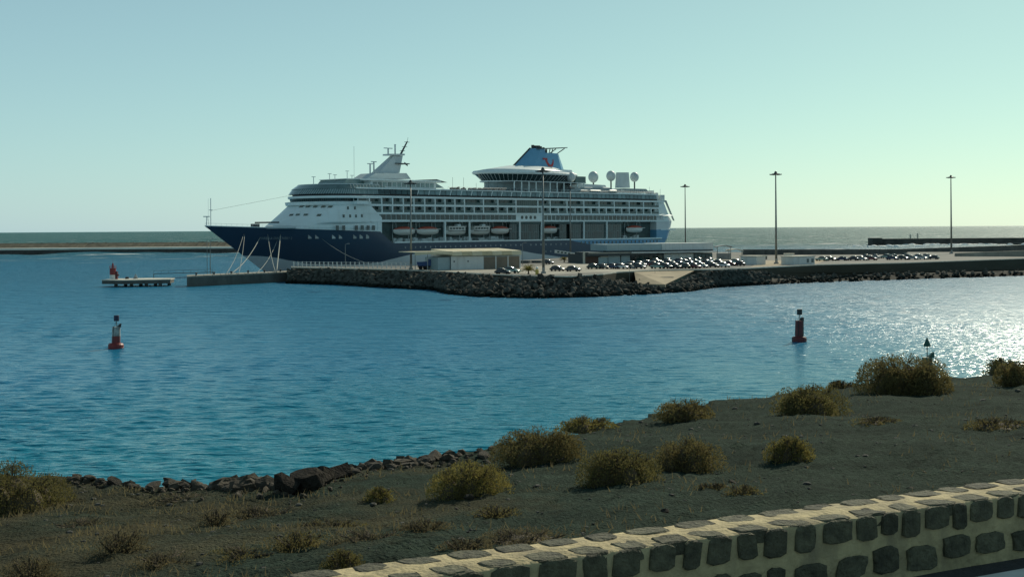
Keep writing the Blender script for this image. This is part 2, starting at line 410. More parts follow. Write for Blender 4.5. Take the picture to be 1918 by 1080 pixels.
# ================================================================== SEA
def build_sea():
    g = np.random.RandomState(3)
    nc = 470
    az = np.linspace(R(-31), R(31), nc)
    r = [58.0]
    while r[-1] < 760: r.append(r[-1] * 1.0026)
    while r[-1] < 3200: r.append(r[-1] * 1.012)
    r = np.array(r)
    far = np.geomspace(3300, 70000, 26)
    rr = np.concatenate([r, far])
    Rg, Az = np.meshgrid(rr, az, indexing='ij')
    X = Rg * np.sin(Az); Y = Rg * np.cos(Az); Z = np.zeros_like(X)
    dr = np.maximum(np.gradient(rr)[:, None], Rg * (az[1] - az[0]))
    for i in range(64):
        lam = 0.6 * (3.0 / 0.6) ** g.rand()
        th = R(-98 + g.normal(0, 20))
        k = 2 * math.pi / lam
        amp = 0.0064 * lam
        fade = np.clip((lam / 2.8 - dr) / (lam / 6), 0, 1)
        env = 0.6 + 0.4 * np.sin(X * (0.09 + 0.2 * g.rand()) + Y * (0.05 + 0.12 * g.rand()) + g.rand() * 6.28)
        Z += amp * fade * env * np.sin(k * (X * math.cos(th) + Y * math.sin(th)) + g.rand() * 6.28)
    # gustiness
    gust = 0.75 + 0.25 * np.sin(X * 0.021 + Y * 0.013 + 1.3) + 0.2 * np.sin(X * 0.047 - Y * 0.031)
    Z *= np.clip(gust, 0.35, 1.2)
    # long swell outside the harbour
    out = np.clip((Y - 620) / 200, 0, 1) * np.clip((3000 - Rg) / 1000, 0, 1)
    for i in range(8):
        lam = 30 + 50 * g.rand(); th = R(-100 + g.normal(0, 25)); k = 2 * math.pi / lam
        Z += out * 0.3 * np.sin(k * (X * math.cos(th) + Y * math.sin(th)) + g.rand() * 6.28)
    nr = len(rr)
    co = np.stack([X, Y, Z], -1).reshape(-1, 3).astype(np.float32)
    a = (np.arange(nr - 1)[:, None] * nc + np.arange(nc - 1)[None, :]).ravel()
    fc = np.stack([a, a + 1, a + 1 + nc, a + nc], -1).astype(np.int32)
    me = bpy.data.meshes.new('sea')
    me.vertices.add(len(co)); me.vertices.foreach_set('co', co.ravel())
    me.loops.add(fc.size); me.loops.foreach_set('vertex_index', fc.ravel())
    me.polygons.add(len(fc)); me.polygons.foreach_set('loop_start', np.arange(len(fc), dtype=np.int32) * 4)
    me.polygons.foreach_set('use_smooth', np.ones(len(fc), dtype=bool))
    me.materials.append(M['sea']); me.update(); me.validate()
    tag(link('sea', me), kind='structure')
build_sea()

# ================================================================== FOREGROUND LAND
W0 = at(1000, 1054, 13.5); W1 = at(1918, 925, 13.5)
wd = Vector((W1.x - W0.x, W1.y - W0.y)).normalized(); wn = Vector((-wd.y, wd.x))
def pq(x, y):
    d = Vector((x - W0.x, y - W0.y)); return d.dot(wd), d.dot(wn)
def xy(p, q): return W0.x + wd.x * p + wn.x * q, W0.y + wd.y * p + wn.y * q
_k = [(0.9, 0.3), (2.1, 1.7), (0.35, 4.0), (5.0, 2.2), (9.0, 0.7)]
def gz(p, q):
    z = 13.12 - 0.09 * (q - 0.56)
    z += 0.07 * math.sin(p * 0.45 + 1) * math.sin(q * 0.5 + 0.6) + 0.04 * math.sin(p * 1.3 + q * 0.7) + 0.02 * math.sin(p * 2.9 - q * 2.3 + 1)
    if q > 2: z -= 0.22 * math.exp(-((p + 4.2) / 2.6) ** 2) * min((q - 2) / 4, 1)
    return z
def ground_hit(px, py):
    d = ray(px, py); t = 5.0
    for i in range(4000):
        P = d * t; p, q = pq(P.x, P.y)
        if EYE + P.z <= gz(p, q): break
        t += 0.02
    return p, q, (P.x, P.y, gz(p, q))
sil = [(-150, 880), (0, 890), (130, 893), (200, 900), (270, 911), (350, 908), (450, 914), (515, 916), (545, 900), (600, 888), (700, 873), (790, 862), (900, 845),
       (1000, 824), (1150, 796), (1220, 777), (1300, 762), (1400, 747), (1450, 742), (1550, 728), (1620, 719), (1800, 707), (1918, 695), (2080, 683)]
ed = sorted((ground_hit(*s)[0], ground_hit(*s)[1]) for s in sil)
EP = np.array([e[0] for e in ed]); EQ = np.array([e[1] for e in ed])
def qedge(p): return float(np.interp(p, EP, EQ)) + 0.12 * math.sin(p * 3.1) + 0.08 * math.sin(p * 7.7 + 1)
def build_ground():
    g = np.random.RandomState(5)
    ps = np.concatenate([np.linspace(-24, -9, 50)[:-1], np.linspace(-9, 12, 190)[:-1], np.linspace(12, 62, 190)])
    nq, ncl = 110, 26
    V = []; 
    for p in ps:
        qe = qedge(p)
        for j in range(nq):
            f = j / (nq - 1); q = 0.5 + (qe - 0.5) * f
            x, y = xy(p, q)
            V.append((x, y, gz(p, q) + g.normal(0, 0.012)))
        z0 = gz(p, qe)
        for j in range(1, ncl + 1):
            f = j / ncl
            q = qe + 5.5 * f ** 1.2 + 0.35 * math.sin(p * 1.9 + f * 9) * f + g.normal(0, 0.08)
            x, y = xy(p, q)
            V.append((x, y, z0 - (z0 + 1.5) * f ** 0.9 - 0.02))
    n = nq + ncl
    F = [(i * n + j, (i + 1) * n + j, (i + 1) * n + j + 1, i * n + j + 1) for i in range(len(ps) - 1) for j in range(n - 1)]
    b = B(); b.v = V; b.f = F
    tag(b.build('headland_ground', M['ground'], smooth=True), kind='structure')
build_ground()
# the road this side of the wall
b = B(); c = [xy(-30, -14), xy(65, -14), xy(65, 0.2), xy(-30, 0.2)]
b.add([(x, y, 13.02) for x, y in c], [(0, 1, 2, 3)])
road = tag(b.build('road', M['road']), kind='structure')
b = B(); c = [xy(-30, -0.36), xy(65, -0.36), xy(65, -0.2), xy(-30, -0.2)]
b.add([(x, y, 13.026) for x, y in c], [(0, 1, 2, 3)])
b.build('edge_line', M['paint'], road)

# ================================================================== BREAKWATERS AND MOLE
PZ = 4.3
def at2(px, py, z=PZ): p = at(px, py, z); return (p.x, p.y)
# --- left far breakwater
def strip(name, pts_a, pts_b, m, parent=None, z_jit=0.0, n=160):
    """sheet between two polylines of 3-D points, resampled with jitter"""
    def res(pts, t):
        k = t * (len(pts) - 1); i = min(int(k), len(pts) - 2); return Vector(pts[i]).lerp(Vector(pts[i + 1]), k - i)
    b = B(); g = random.Random(len(name) + n)
    ra = []; rb = []
    for i in range(n + 1):
        t = i / n; A = res(pts_a, t); Bq = res(pts_b, t)
        A.z += g.uniform(-z_jit, z_jit); ra.append(A); rb.append(Bq)
    mids = [a.lerp(c, 0.5) + Vector((0, 0, g.uniform(-z_jit, z_jit))) for a, c in zip(ra, rb)]
    return b.rings([ra, mids, rb], close=False, caps=False).build(name, m, parent)
bw = empty('far_breakwater', deep(200, 476, 905))
tag(bw, 'long low breakwater with pale roadway kerb and brown rock crest, left of the bow', 'breakwater')
inv = Matrix.Translation(-Vector(bw.location))
def rel(o, root):
    o.parent = root; o.matrix_parent_inverse = Matrix.Translation(-Vector(root.location)); return o
wl = [at(-120, 477.5, 0), at(480, 472.5, 0)]
A0 = Vector((wl[0].x, wl[0].y, 0)); A1 = Vector((wl[1].x + 20, wl[1].y, 0))
back = Vector((0, 1, 0))
rel(strip('rock_base', [A0 + Vector((0, -3, -0.5)), A1 + Vector((0, -3, -0.5))], [A0 + back * 2 + Vector((0, 0, 2.9)), A1 + back * 2 + Vector((0, 0, 2.9))], M['basalt_far'], None, 0.4, 300), bw)
b = B(); b.hexa([A0 + back * 2 + Vector((0, 0, 2.6)), A1 + back * 2 + Vector((0, 0, 2.6)), A1 + back * 9 + Vector((0, 0, 2.6)), A0 + back * 9 + Vector((0, 0, 2.6)),
                 A0 + back * 2 + Vector((0, 0, 4.2)), A1 + back * 2 + Vector((0, 0, 4.2)), A1 + back * 9 + Vector((0, 0, 4.3)), A0 + back * 9 + Vector((0, 0, 4.3))])
rel(b.build('roadway_kerb', mat('white_parapet', (0.82, 0.8, 0.7), 0.8, var=0.15, scale=0.1)), bw)  # near-white colour, so the kerb reads as a pale line
rel(strip('rock_crest', [A0 + back * 9 + Vector((0, 0, 4.0)), A1 + back * 9 + Vector((0, 0, 4.0))], [A0 + back * 26 + Vector((0, 0, 7.6)), A1 + back * 26 + Vector((0, 0, 7.4))], M['crest_rock'], None, 0.5, 400), bw)
rel(strip('crest_top', [A0 + back * 26 + Vector((0, 0, 7.6)), A1 + back * 26 + Vector((0, 0, 7.4))], [A0 + back * 50 + Vector((0, 0, -1)), A1 + back * 50 + Vector((0, 0, -1))], M['crest_rock'], None, 0.3, 200), bw)

# --- right far breakwater with its round head
Yb = 1060
bw2 = empty('outer_breakwater', deep(1780, 458, Yb))
tag(bw2, 'dark outer breakwater with square head block, far right on the horizon', 'breakwater')
p0, p1 = deep(1640, 457, Yb), deep(2010, 457, Yb - 40)
b = B(); b.hexa([(p0.x, p0.y, -1), (p1.x, p1.y, -1), (p1.x, p1.y + 14, -1), (p0.x, p0.y + 14, -1), (p0.x, p0.y + 3, 5.2), (p1.x, p1.y + 3, 5.6), (p1.x, p1.y + 10, 5.6), (p0.x, p0.y + 10, 5.2)])
rel(b.build('breakwater_wall', M['basalt_far']), bw2)
b = B(); b.box(p0.x - 3, p0.x + 5, p0.y - 2, p0.y + 12, -1, 5.9)
rel(b.build('head_block', M['basalt_far']), bw2)
for dx, zt_ in ((36, 9.5), (30, 8.5)):
    b = B(); b.box(p0.x + dx, p0.x + dx + 1, p0.y + 5, p0.y + 6, 5.2, zt_); rel(b.build('marker_post', M['kerb']), bw2)
b = B(); b.hexa([(p0.x + 14, p0.y - 4, 0.6), (p1.x, p1.y - 4, 0.6), (p1.x, p1.y + 4, 0.6), (p0.x + 14, p0.y + 4, 0.6), (p0.x + 14, p0.y - 4, 1.0), (p1.x, p1.y - 4, 2.0), (p1.x, p1.y + 4, 2.1), (p0.x + 14, p0.y + 4, 1.1)])
rel(b.build('lower_ledge', M['pier']), bw2)

# --- surf breaking between the walls
def foam_patch(name, pts, seed, zmax):
    g = random.Random(seed); b = B()
    for (px, py, wpx, wd_, n) in pts:
        c = at(px, py, 0.0); s = c.y / FPX
        for i in range(n):
            x = c.x + g.uniform(-0.5, 0.5) * wpx * s; y = c.y + g.gauss(0, 0.5) * wd_
            r = g.uniform(0.6, 1.0) * wpx * s * 0.07; hz = g.uniform(0.25, 1) * zmax
            k = 9
            ring = lambda q, z: [(x + math.cos(6.283 * j / k) * r * q * g.uniform(0.7, 1.3), y + math.sin(6.283 * j / k) * r * q * 0.6 * g.uniform(0.7, 1.3), z + g.uniform(-.05, .05)) for j in range(k)]
            b.rings([ring(1, 0.02), ring(0.75, hz * 0.6), ring(0.25, hz)])
    return b
b = foam_patch('f', [(1665, 462, 130, 26, 26), (1790, 459, 170, 22, 40), (1880, 458, 140, 22, 34), (1600, 464, 60, 15, 9), (1859, 453, 26, 8, 7)], 4, 1.6)
tag(b.build('surf_foam', M['foam'], smooth=True), 'white surf breaking between the far breakwaters at right', 'surf', kind='stuff')

# --- mole platform
front = [(545, 501.5), (640, 503.5), (740, 506), (800, 508), (850, 511), (920, 515), (1000, 518), (1070, 519), (1130, 514.5), (1155, 511), (1190, 509), (1235, 507), (1300, 506), (1330, 506), (1400, 503.5), (1530, 497), (1700, 493), (1918, 485), (2120, 478)]
backp = [(2120, 463), (1918, 468), (1700, 471), (1560, 472), (1335, 472), (1095, 480), (980, 487), (770, 498), (545, 498.5)]
Fp = [at2(*p) for p in front]; Bp = [at2(*p) for p in backp]
b = B(); poly = Fp + Bp
b.prism(poly, -1.0, PZ)
mole = tag(link('mole_platform', b.mesh('mole_platform', [M['asphalt'], M['brown_wall']], False, [1] * (len(b.f) - 1) + [0])), kind='structure')
# pale kerb along its edge, piece by piece
for i in range(len(Fp) - 1):
    a, c = Vector(Fp[i]), Vector(Fp[i + 1]); dd = (c - a).normalized(); nn = Vector((-dd.y, dd.x))
    p = [a, c, c + nn * 0.6, a + nn * 0.6]
    bb = B(); bb.prism([tuple(q) for q in p], PZ + 0.005, PZ + 0.28)
    bb.build('kerb_stone', M['kerb'], mole)
# light worn apron areas on the platform
for k, pts in enumerate([[(770, 502.5), (1000, 499), (1090, 490), (1330, 483), (1420, 490), (1180, 507.5), (1010, 514), (850, 508.5)], [(1405, 500), (1530, 493), (1560, 485), (1430, 488)]]):
    bb = B(); bb.add([(x, y, PZ + 0.004 + 0.002 * k) for x, y in [at2(*q) for q in pts]], [tuple(range(len(pts)))])
    bb.build('worn_apron', M['sand'] if k else M['concrete'], mole)
# low quay apron between the platform and the ship's berth
bb = B(); bb.prism([at2(545, 505, 1.8), at2(770, 500.2, 1.8), at2(1080, 492, 1.8), at2(1100, 478, 1.8), at2(760, 497.8, 1.8), at2(560, 503, 1.8)], -1, 1.8)
bb.build('quay_apron', M['pier'], mole)
# sandy slipway in front
sl_t = [at(1188, 509, PZ + 0.01), at(1235, 506.8, PZ + 0.01), at(1302, 505.8, PZ + 0.01)]
sl_b = [at(1192, 531, 1.8), at(1246, 532.5, 1.8), at(1303, 519.5, 1.9)]
bb = B(); bb.add([*sl_t, *sl_b, *[Vector((p.x, p.y, -1)) for p in sl_b]], [(0, 3, 4, 1), (1, 4, 5, 2), (3, 6, 7, 4), (4, 7, 8, 5)])
tag(bb.build('slipway', M['sand']), kind='structure')
# brown retaining slope at the right, above the rocks
top = [at(x, y, PZ + 0.002) for x, y in [(1425, 502), (1530, 497.2), (1700, 493.2), (1918, 485.2), (2120, 478.2)]]
mid = []
for x, y0, y1, yw in [(1425, 502, 508, 533), (1530, 497, 511, 529), (1700, 493, 509.5, 523), (1918, 485, 504, 516.5), (2120, 478, 497, 509)]:
    a = at(x, y0, PZ); wv = at(x, yw, 0); 
    Ym = a.y - 0.9
    mid.append(deep(x, y1, Ym))
rel_s = strip('retaining_slope', top, mid, M['brown_wall'], None, 0.02, 60)
tag(rel_s, kind='structure')

# --- rock revetment
wline = [(535, 531), (620, 533), (700, 538), (820, 544), (840, 551), (900, 556.5), (1000, 559), (1100, 556.5), (1200, 552), (1290, 546), (1340, 538.5), (1420, 534), (1500, 530.5), (1560, 528.5), (1700, 523.5), (1918, 516.5), (2120, 509)]
topl = [(540, 502.5), (620, 504), (700, 506), (800, 509), (835, 511), (905, 515), (1000, 518.5), (1100, 518), (1190, 529), (1262, 530), (1320, 508), (1400, 505), (1500, 510.5), (1560, 510), (1700, 509), (1918, 503.5), (2120, 496)]
def rev_pt(t, f):
    k = t * (len(wline) - 1); i = min(int(k), len(wline) - 2); u = k - i
    a = at(*wline[i], 0).lerp(at(*wline[i + 1], 0), u)
    zt = [4.2, 4.25, 4.3, 4.3, 4.3, 4.3, 4.3, 4.3, 1.9, 1.9, 4.2, 4.2, 2.2, 2.0, 1.9, 1.9, 1.9]
    z = zt[i] * (1 - u) + zt[i + 1] * u
    px = topl[i][0] * (1 - u) + topl[i + 1][0] * u; py = topl[i][1] * (1 - u) + topl[i + 1][1] * u
    c = at(px, py, z)
    return a.lerp(c, f)
rv = empty('rock_revetment', rev_pt(0.4, 0))
tag(rv, 'long bank of dark basalt boulders sloping from the mole into the water', 'rock bank')
b = B(); g = random.Random(2)
rows = []
NT, NF = 260, 7
for j in range(NF):
    row = []
    for i in range(NT + 1):
        P = rev_pt(i / NT, j / (NF - 1)); P.z += g.uniform(-0.3, 0.1) - 0.35 - (0.8 if j == 0 else 0)
        row.append(P)
    rows.append(row)
b.rings(rows, close=False, caps=False)
rel(b.build('slope_bed', M['basalt']), rv)
def rock_mesh(seed, n=0, name='boulder', m=None, flat=0.8):
    g = random.Random(seed); b = B()
    ico = [(-1, 1.618, 0), (1, 1.618, 0), (-1, -1.618, 0), (1, -1.618, 0), (0, -1, 1.618), (0, 1, 1.618), (0, -1, -1.618), (0, 1, -1.618), (1.618, 0, -1), (1.618, 0, 1), (-1.618, 0, -1), (-1.618, 0, 1)]
    fs = [(0, 11, 5), (0, 5, 1), (0, 1, 7), (0, 7, 10), (0, 10, 11), (1, 5, 9), (5, 11, 4), (11, 10, 2), (10, 7, 6), (7, 1, 8), (3, 9, 4), (3, 4, 2), (3, 2, 6), (3, 6, 8), (3, 8, 9), (4, 9, 5), (2, 4, 11), (6, 2, 10), (8, 6, 7), (9, 8, 1)]
    V = [Vector(p).normalized() for p in ico]
    for _ in range(n):
        cache = {}; nf = []
        def midp(a, c):
            k = (min(a, c), max(a, c))
            if k not in cache: V.append(((V[a] + V[c]) / 2).normalized()); cache[k] = len(V) - 1
            return cache[k]
        for a, c, d in fs:
            x, y, z = midp(a, c), midp(c, d), midp(d, a); nf += [(a, x, z), (c, y, x), (d, z, y), (x, y, z)]
        fs = nf
    cuts = [Vector((g.gauss(0, 1), g.gauss(0, 1), g.gauss(0, 1))).normalized() for _ in range(9)]
    out = []
    for p in V:
        q = p.copy()
        for cn in cuts:
            e = q.dot(cn); lim = 0.5 if n else 0.62
            if e > lim: q -= cn * (e - lim)
        q *= g.uniform(0.92, 1.12); q.z *= flat
        out.append(q)
    b.add(out, fs)
    return b.mesh(name, m or M['basalt'])
def tide_band(m):
    t = m.node_tree; p = t.nodes['Principled BSDF']; src = p.inputs['Base Color'].links[0].from_socket
    ge = t.nodes.new('ShaderNodeNewGeometry'); sp = t.nodes.new('ShaderNodeSeparateXYZ'); t.links.new(ge.outputs['Position'], sp.inputs[0])
    nz = t.nodes.new('ShaderNodeTexNoise'); nz.inputs['Scale'].default_value = 0.5; t.links.new(ge.outputs['Position'], nz.inputs['Vector'])
    ad = t.nodes.new('ShaderNodeMath'); ad.operation = 'MULTIPLY_ADD'; ad.inputs[1].default_value = -0.8; t.links.new(nz.outputs[0], ad.inputs[0]); t.links.new(sp.outputs[2], ad.inputs[2])
    mr = t.nodes.new('ShaderNodeMapRange'); mr.inputs[1].default_value = 0.35; mr.inputs[2].default_value = 0.75; t.links.new(ad.outputs[0], mr.inputs[0])
    mx = t.nodes.new('ShaderNodeMix'); mx.data_type = 'RGBA'; mx.inputs[6].default_value = (0.012, 0.016, 0.013, 1)
    t.links.new(mr.outputs[0], mx.inputs[0]); t.links.new(src, mx.inputs[7]); t.links.new(mx.outputs[2], p.inputs['Base Color'])
tide_band(M['basalt'])
BM = [rock_mesh(100 + k) for k in range(8)]
spots = []
for i in range(2100):
    t = g.uniform(0.0, 0.99) if i % 3 else g.uniform(0.12, 0.64)
    f = g.random()
    P = rev_pt(t, f)
    s = g.uniform(0.5, 1.15) * ((0.85 if t < 0.14 else 1.1) if t < 0.64 else 0.75)
    if t < 0.64: P.z -= 0.28 * f
    spots.append((s / P.y, P, s, t))
spots.sort(key=lambda q: -q[0])
rest = B()
for i, (_, P, s, t) in enumerate(spots):
    me = BM[i % 8]
    rot = (g.uniform(0, 6), g.uniform(0, 6), g.uniform(0, 6)); scl = Vector((s * g.uniform(.8, 1.4), s * g.uniform(.8, 1.3), s * g.uniform(.6, .95)))
    if i < 300:
        o = link('boulder', me, None, P + Vector((0, 0, 0.05)), rot, scl); rel(o, rv)
    else:
        mt = Matrix.LocRotScale(P, Matrix.Rotation(rot[0], 3, 'X') @ Matrix.Rotation(rot[2], 3, 'Z'), scl)
        rest.add([mt @ v.co for v in me.vertices], [tuple(p.vertices) for p in me.polygons])
tag(rel(rest.build('smaller_boulders', M['basalt']), rv), kind='stuff')
b = foam_patch('w', [(x, y + 0.5, 18, 0.8, 3) for x, y in [(860, 548), (1010, 558), (1190, 552), (1250, 548), (1335, 541), (1370, 537), (1440, 534), (1470, 533), (1590, 528), (1690, 524), (1740, 522), (1860, 519)]], 9, 0.25)
tag(b.build('shore_wash', M['foam'], smooth=True), 'thin white wash where small waves meet the rocks', 'surf', kind='stuff')

# --- concrete finger pier at the left end of the mole
pr = empty('finger_pier', at(450, 531, 0))
tag(pr, 'low concrete finger pier running left from the boulders under the ship\'s bow', 'pier')
pa, pb = at(350, 517, 3.0), at(560, 508, 3.0)
dv = Vector((pb.x - pa.x, pb.y - pa.y)).normalized(); nv = Vector((-dv.y, dv.x))
rv_ = Vector((pa.x, pa.y)).normalized()
quad = lambda a, c, w0, w1: [(a.x + rv_.x * w0, a.y + rv_.y * w0), (c.x + rv_.x * w0, c.y + rv_.y * w0), (c.x + rv_.x * w1, c.y + rv_.y * w1), (a.x + rv_.x * w1, a.y + rv_.y * w1)]
b = B(); b.prism(quad(pa, pb, 0.15, 10), -2, 2.6)
rel(b.build('pier_body', M['pier']), pr)
n = 14
for i in range(n):
    a, c = pa.lerp(pb, i / n), pa.lerp(pb, (i + 1) / n - 0.004)
    b = B(); b.prism(quad(a, c, 0, 10.2), 2.6, 3.0)
    rel(b.build('deck_slab', M['concrete']), pr)
for i in range(6):
    q = pa.lerp(pb, 0.12 + 0.15 * i); x, y = q.x + nv.x * 2.2, q.y + nv.y * 2.2
    b = B(); b.lathe([(0.32, 0), (0.24, 0.15), (0.22, 0.5), (0.42, 0.6), (0.42, 0.75), (0.1, 0.85)], 10, (x, y, 3.0))
    rel(b.build('bollard', M['dark_metal'], smooth=False), pr)

# --- mooring dolphin with its red and white light
dl = empty('mooring_dolphin', at(254, 537, 0))
tag(dl, 'concrete mooring dolphin platform standing on piles, left of the pier', 'dolphin')
Yd = at(254, 536.5, 0).y
X0, X1 = deep(191, 525, Yd).x, deep(317, 522, Yd).x
xm = X0 + (X1 - X0) * 0.38
hexp = [(X0, Yd), (xm, Yd - 3.0), (X1, Yd + 1.0), (X1 - 1, Yd + 9), (xm + 3, Yd + 11), (X0 + 1, Yd + 8)]
b = B(); b.prism(hexp, 0.8, 1.75); rel(b.build('platform_slab', M['pier']), dl)
b = B(); cx = sum(p[0] for p in hexp) / 6; cy = sum(p[1] for p in hexp) / 6
b.prism([(cx + (x - cx) * 1.02, cy + (y - cy) * 1.02) for x, y in hexp], 1.75, 2.0); rel(b.build('deck_slab', M['kerb']), dl)
for k, px in enumerate((216, 245, 273, 299)):
    for r in range(2):
        x = deep(px, 535, Yd).x; b = B(); b.tube((x + r * 1.2, Yd + 0.6 + r * 5, -2), (x + r * 1.2, Yd + 0.6 + r * 5, 0.85), 0.5, 10)
        rel(b.build('pile', M['pier'], smooth=False), dl)
q = deep(254, 520, Yd + 5)
b = B(); b.tube((q.x - 0.6, q.y, 2), (q.x, q.y, 3.3), 0.1); b.tube((q.x + 0.6, q.y, 2), (q.x, q.y, 3.3), 0.1); b.box(q.x - 0.35, q.x + 0.35, q.y - 0.3, q.y + 0.3, 2, 2.7)
rel(b.build('mooring_hook', M['roof_grey']), dl)
b = B(); q2 = deep(238, 521, Yd + 5); b.lathe([(0.6, 0), (0.5, 0.3), (0.6, 0.5), (0.2, 0.6)], 10, (q2.x, q2.y, 2.0))
rel(b.build('bollard', M['black']), dl)
bx = deep(211.5, 520, Yd + 3)
bc = empty('harbour_light', (bx.x, bx.y, 2.0))
tag(bc, 'small red and white cylindrical harbour light on the mooring dolphin', 'beacon')
b = B(); b.lathe([(0.95, 0), (0.88, 0.1), (0.86, 1.25)], 20); b.build('white_base', M['boat_white'], bc, smooth=False)
b = B(); b.lathe([(0.88, 1.25), (0.86, 3.0), (0.98, 3.05), (0.98, 3.15), (0.3, 3.2)], 20); b.build('red_tower', M['red'], bc)
b = B()
for k in range(8):
    a = k * math.pi / 4; b.tube((0.92 * math.cos(a), 0.92 * math.sin(a), 3.15), (0.92 * math.cos(a), 0.92 * math.sin(a), 3.85), 0.03, 4)
for zz in (3.5, 3.85):
    for k in range(12):
        a, c = k * math.pi / 6, (k + 1) * math.pi / 6; b.tube((0.92 * math.cos(a), 0.92 * math.sin(a), zz), (0.92 * math.cos(c), 0.92 * math.sin(c), zz), 0.03, 4)
b.build('railing', M['red'], bc)
b = B(); b.lathe([(0.22, 3.2), (0.22, 4.1), (0.28, 4.15), (0.18, 4.5), (0.03, 4.6), (0.02, 5.6)], 10); b.build('lantern', M['red'], bc)
b = B(); b.box(0.7, 1.35, -0.4, 0.4, 0, 2.2); b.box(1.35, 1.7, -0.3, 0.3, 0.9, 1.4); b.build('ladder_cabinet', M['red_dark'], bc)

# thin catwalk from pier towards the dolphin
ca, cb = deep(288, 512.5, 392), deep(398, 509.5, 398)
b = B(); b.tube(ca, cb, 0.09, 4); b.tube(ca + Vector((0, 0, 0.9)), cb + Vector((0, 0, 0.9)), 0.04, 4)
for k in range(9):
    q = ca.lerp(cb, k / 8); b.tube(q, q + Vector((0, 0, 0.9)), 0.04, 4)
b.tube(ca, (ca.x, ca.y, -1), 0.14, 6); b.tube(cb, (cb.x, cb.y, -1), 0.14, 6)
tag(b.build('catwalk', M['pole']), 'thin steel catwalk over the water between dolphin and pier', 'catwalk')

# ================================================================== CRUISE SHIP
SD = Vector((0.6967162, 0.71734687)); SN = Vector((-SD.y, SD.x)); SO = Vector((-105.828, 440.95))
def C(px, py, off=0.0):
    P = SO + SN * off; k = (px - 959) / FPX
    s = -(P.x - k * P.y) / (SD.x - k * SD.y)
    Y = (P + SD * s).y
    return s, EYE - (py - (435 - ROLL * px)) * Y / FPX
def S(px, py): return C(px, py, -16.0)
def sx(px): return S(px, 400)[0]
ship = empty('cruise_ship', (SO.x, SO.y, 0), math.atan2(SD.y, SD.x))
tag(ship, 'large white cruise ship with navy hull and light blue funnel moored behind the mole', 'cruise ship')
PORT = -16.0
def s0(z): return (17.2 - z) * 1.49
def hb(s, z):
    zz = max(0, min(z, 18)) / 17.2
    a = s0(z); f = 58 * zz + 88 * (1 - zz)
    u = max(0.0, min(1.0, (s - a) / (f - a)))
    b = 16 * (1 - (1 - u) ** (1.95 - 0.15 * zz))
    if s > 218: b -= 3.4 * ((s - 218) / 28) ** 2 * (1.0 - 0.35 * zz)
    return max(b, 0.02)
def send(z): return 232 + 1.0 * min(z, 12) + (0.25 * (z - 12) if z > 12 else 0)
def hull():
    b = B(); zs = [-1, 0, 1.5, 3, 4.5, 6, 7.5, 9, 10.5]; NU = 110
    for sg in (-1, 1):
        b.rings([[(s0(z) + (send(z) - s0(z)) * (i / NU) ** 1.15, 0, z) for i in range(NU + 1)] for z in zs], close=False, caps=False) if False else None
        rows = []
        for z in zs:
            row = []
            for i in range(NU + 1):
                s = s0(z) + (send(z) - s0(z)) * (i / NU) ** 1.15
                row.append((s, sg * hb(s, z), z))
            rows.append(row)
        b.rings(rows, close=False, caps=False)
        rows = []
        for k in range(8):
            row = []
            for i in range(61):
                u = i / 60; z = 10.5 + (k / 7) * (17.2 - 2.35 * u - 10.5)
                sc_ = 65 + (14.9 - z) / 4.4 * 6
                s = s0(z) + (sc_ - s0(z)) * u
                row.append((s, sg * (hb(s, z) + 0.0), z))
            rows.append(row)
        b.rings(rows, close=False, caps=False)
    # transom and weather decks
    tr = [[(send(z), -hb(send(z), z), z) for z in zs], [(send(z), hb(send(z), z), z) for z in zs]]
    b.rings(tr, close=False, caps=False)
    return b
hull().build('hull', M['hull'], ship, smooth=True)
b = B()
L_ = [(s, hb(s, 16.0)) for s in np.linspace(3, 64, 30)]
b.add([(s, -w_ + 0.3, 16.2 - 2.2 * s / 65) for s, w_ in L_] + [(s, w_ - 0.3, 16.2 - 2.2 * s / 65) for s, w_ in L_], [(i, i + 1, 31 + i, 30 + i) for i in range(29)])
b.build('foredeck', M['deck'], ship)
b = B(); b.box(66, 236, -15.6, 15.6, 10.2, 10.52); b.build('boat_deck', M['deck'], ship)
# pale rub rail along the top of the hull
b = B(); b.box(72, 236, -16.12, -15.7, 10.45, 11.0); b.build('bulwark_rail', M['white'], ship)
b = B()
pts = [(s, -hb(s, 17.2 - 2.35 * s / 66) - 0.02, 17.25 - 2.35 * s / 66) for s in np.linspace(0.2, 65, 40)]
for i in range(39): b.tube(pts[i], pts[i + 1], 0.16, 5)
pts2 = [(x, -y, z) for x, y, z in pts]
for i in range(39): b.tube(pts2[i], pts2[i + 1], 0.16, 5)
b.build('bow_cap_rail', M['white'], ship)
# thin railing over the bow
b = B()
for i in range(0, 26, 1):
    x, y, z = pts[i]; b.tube((x, y, z), (x, y, z + 0.9), 0.035, 4)
    if i < 25: b.tube((x, y, z + 0.9), (pts[i + 1][0], pts[i + 1][1], pts[i + 1][2] + 0.9), 0.035, 4)
b.build('bow_railing', M['grey_white'], ship)

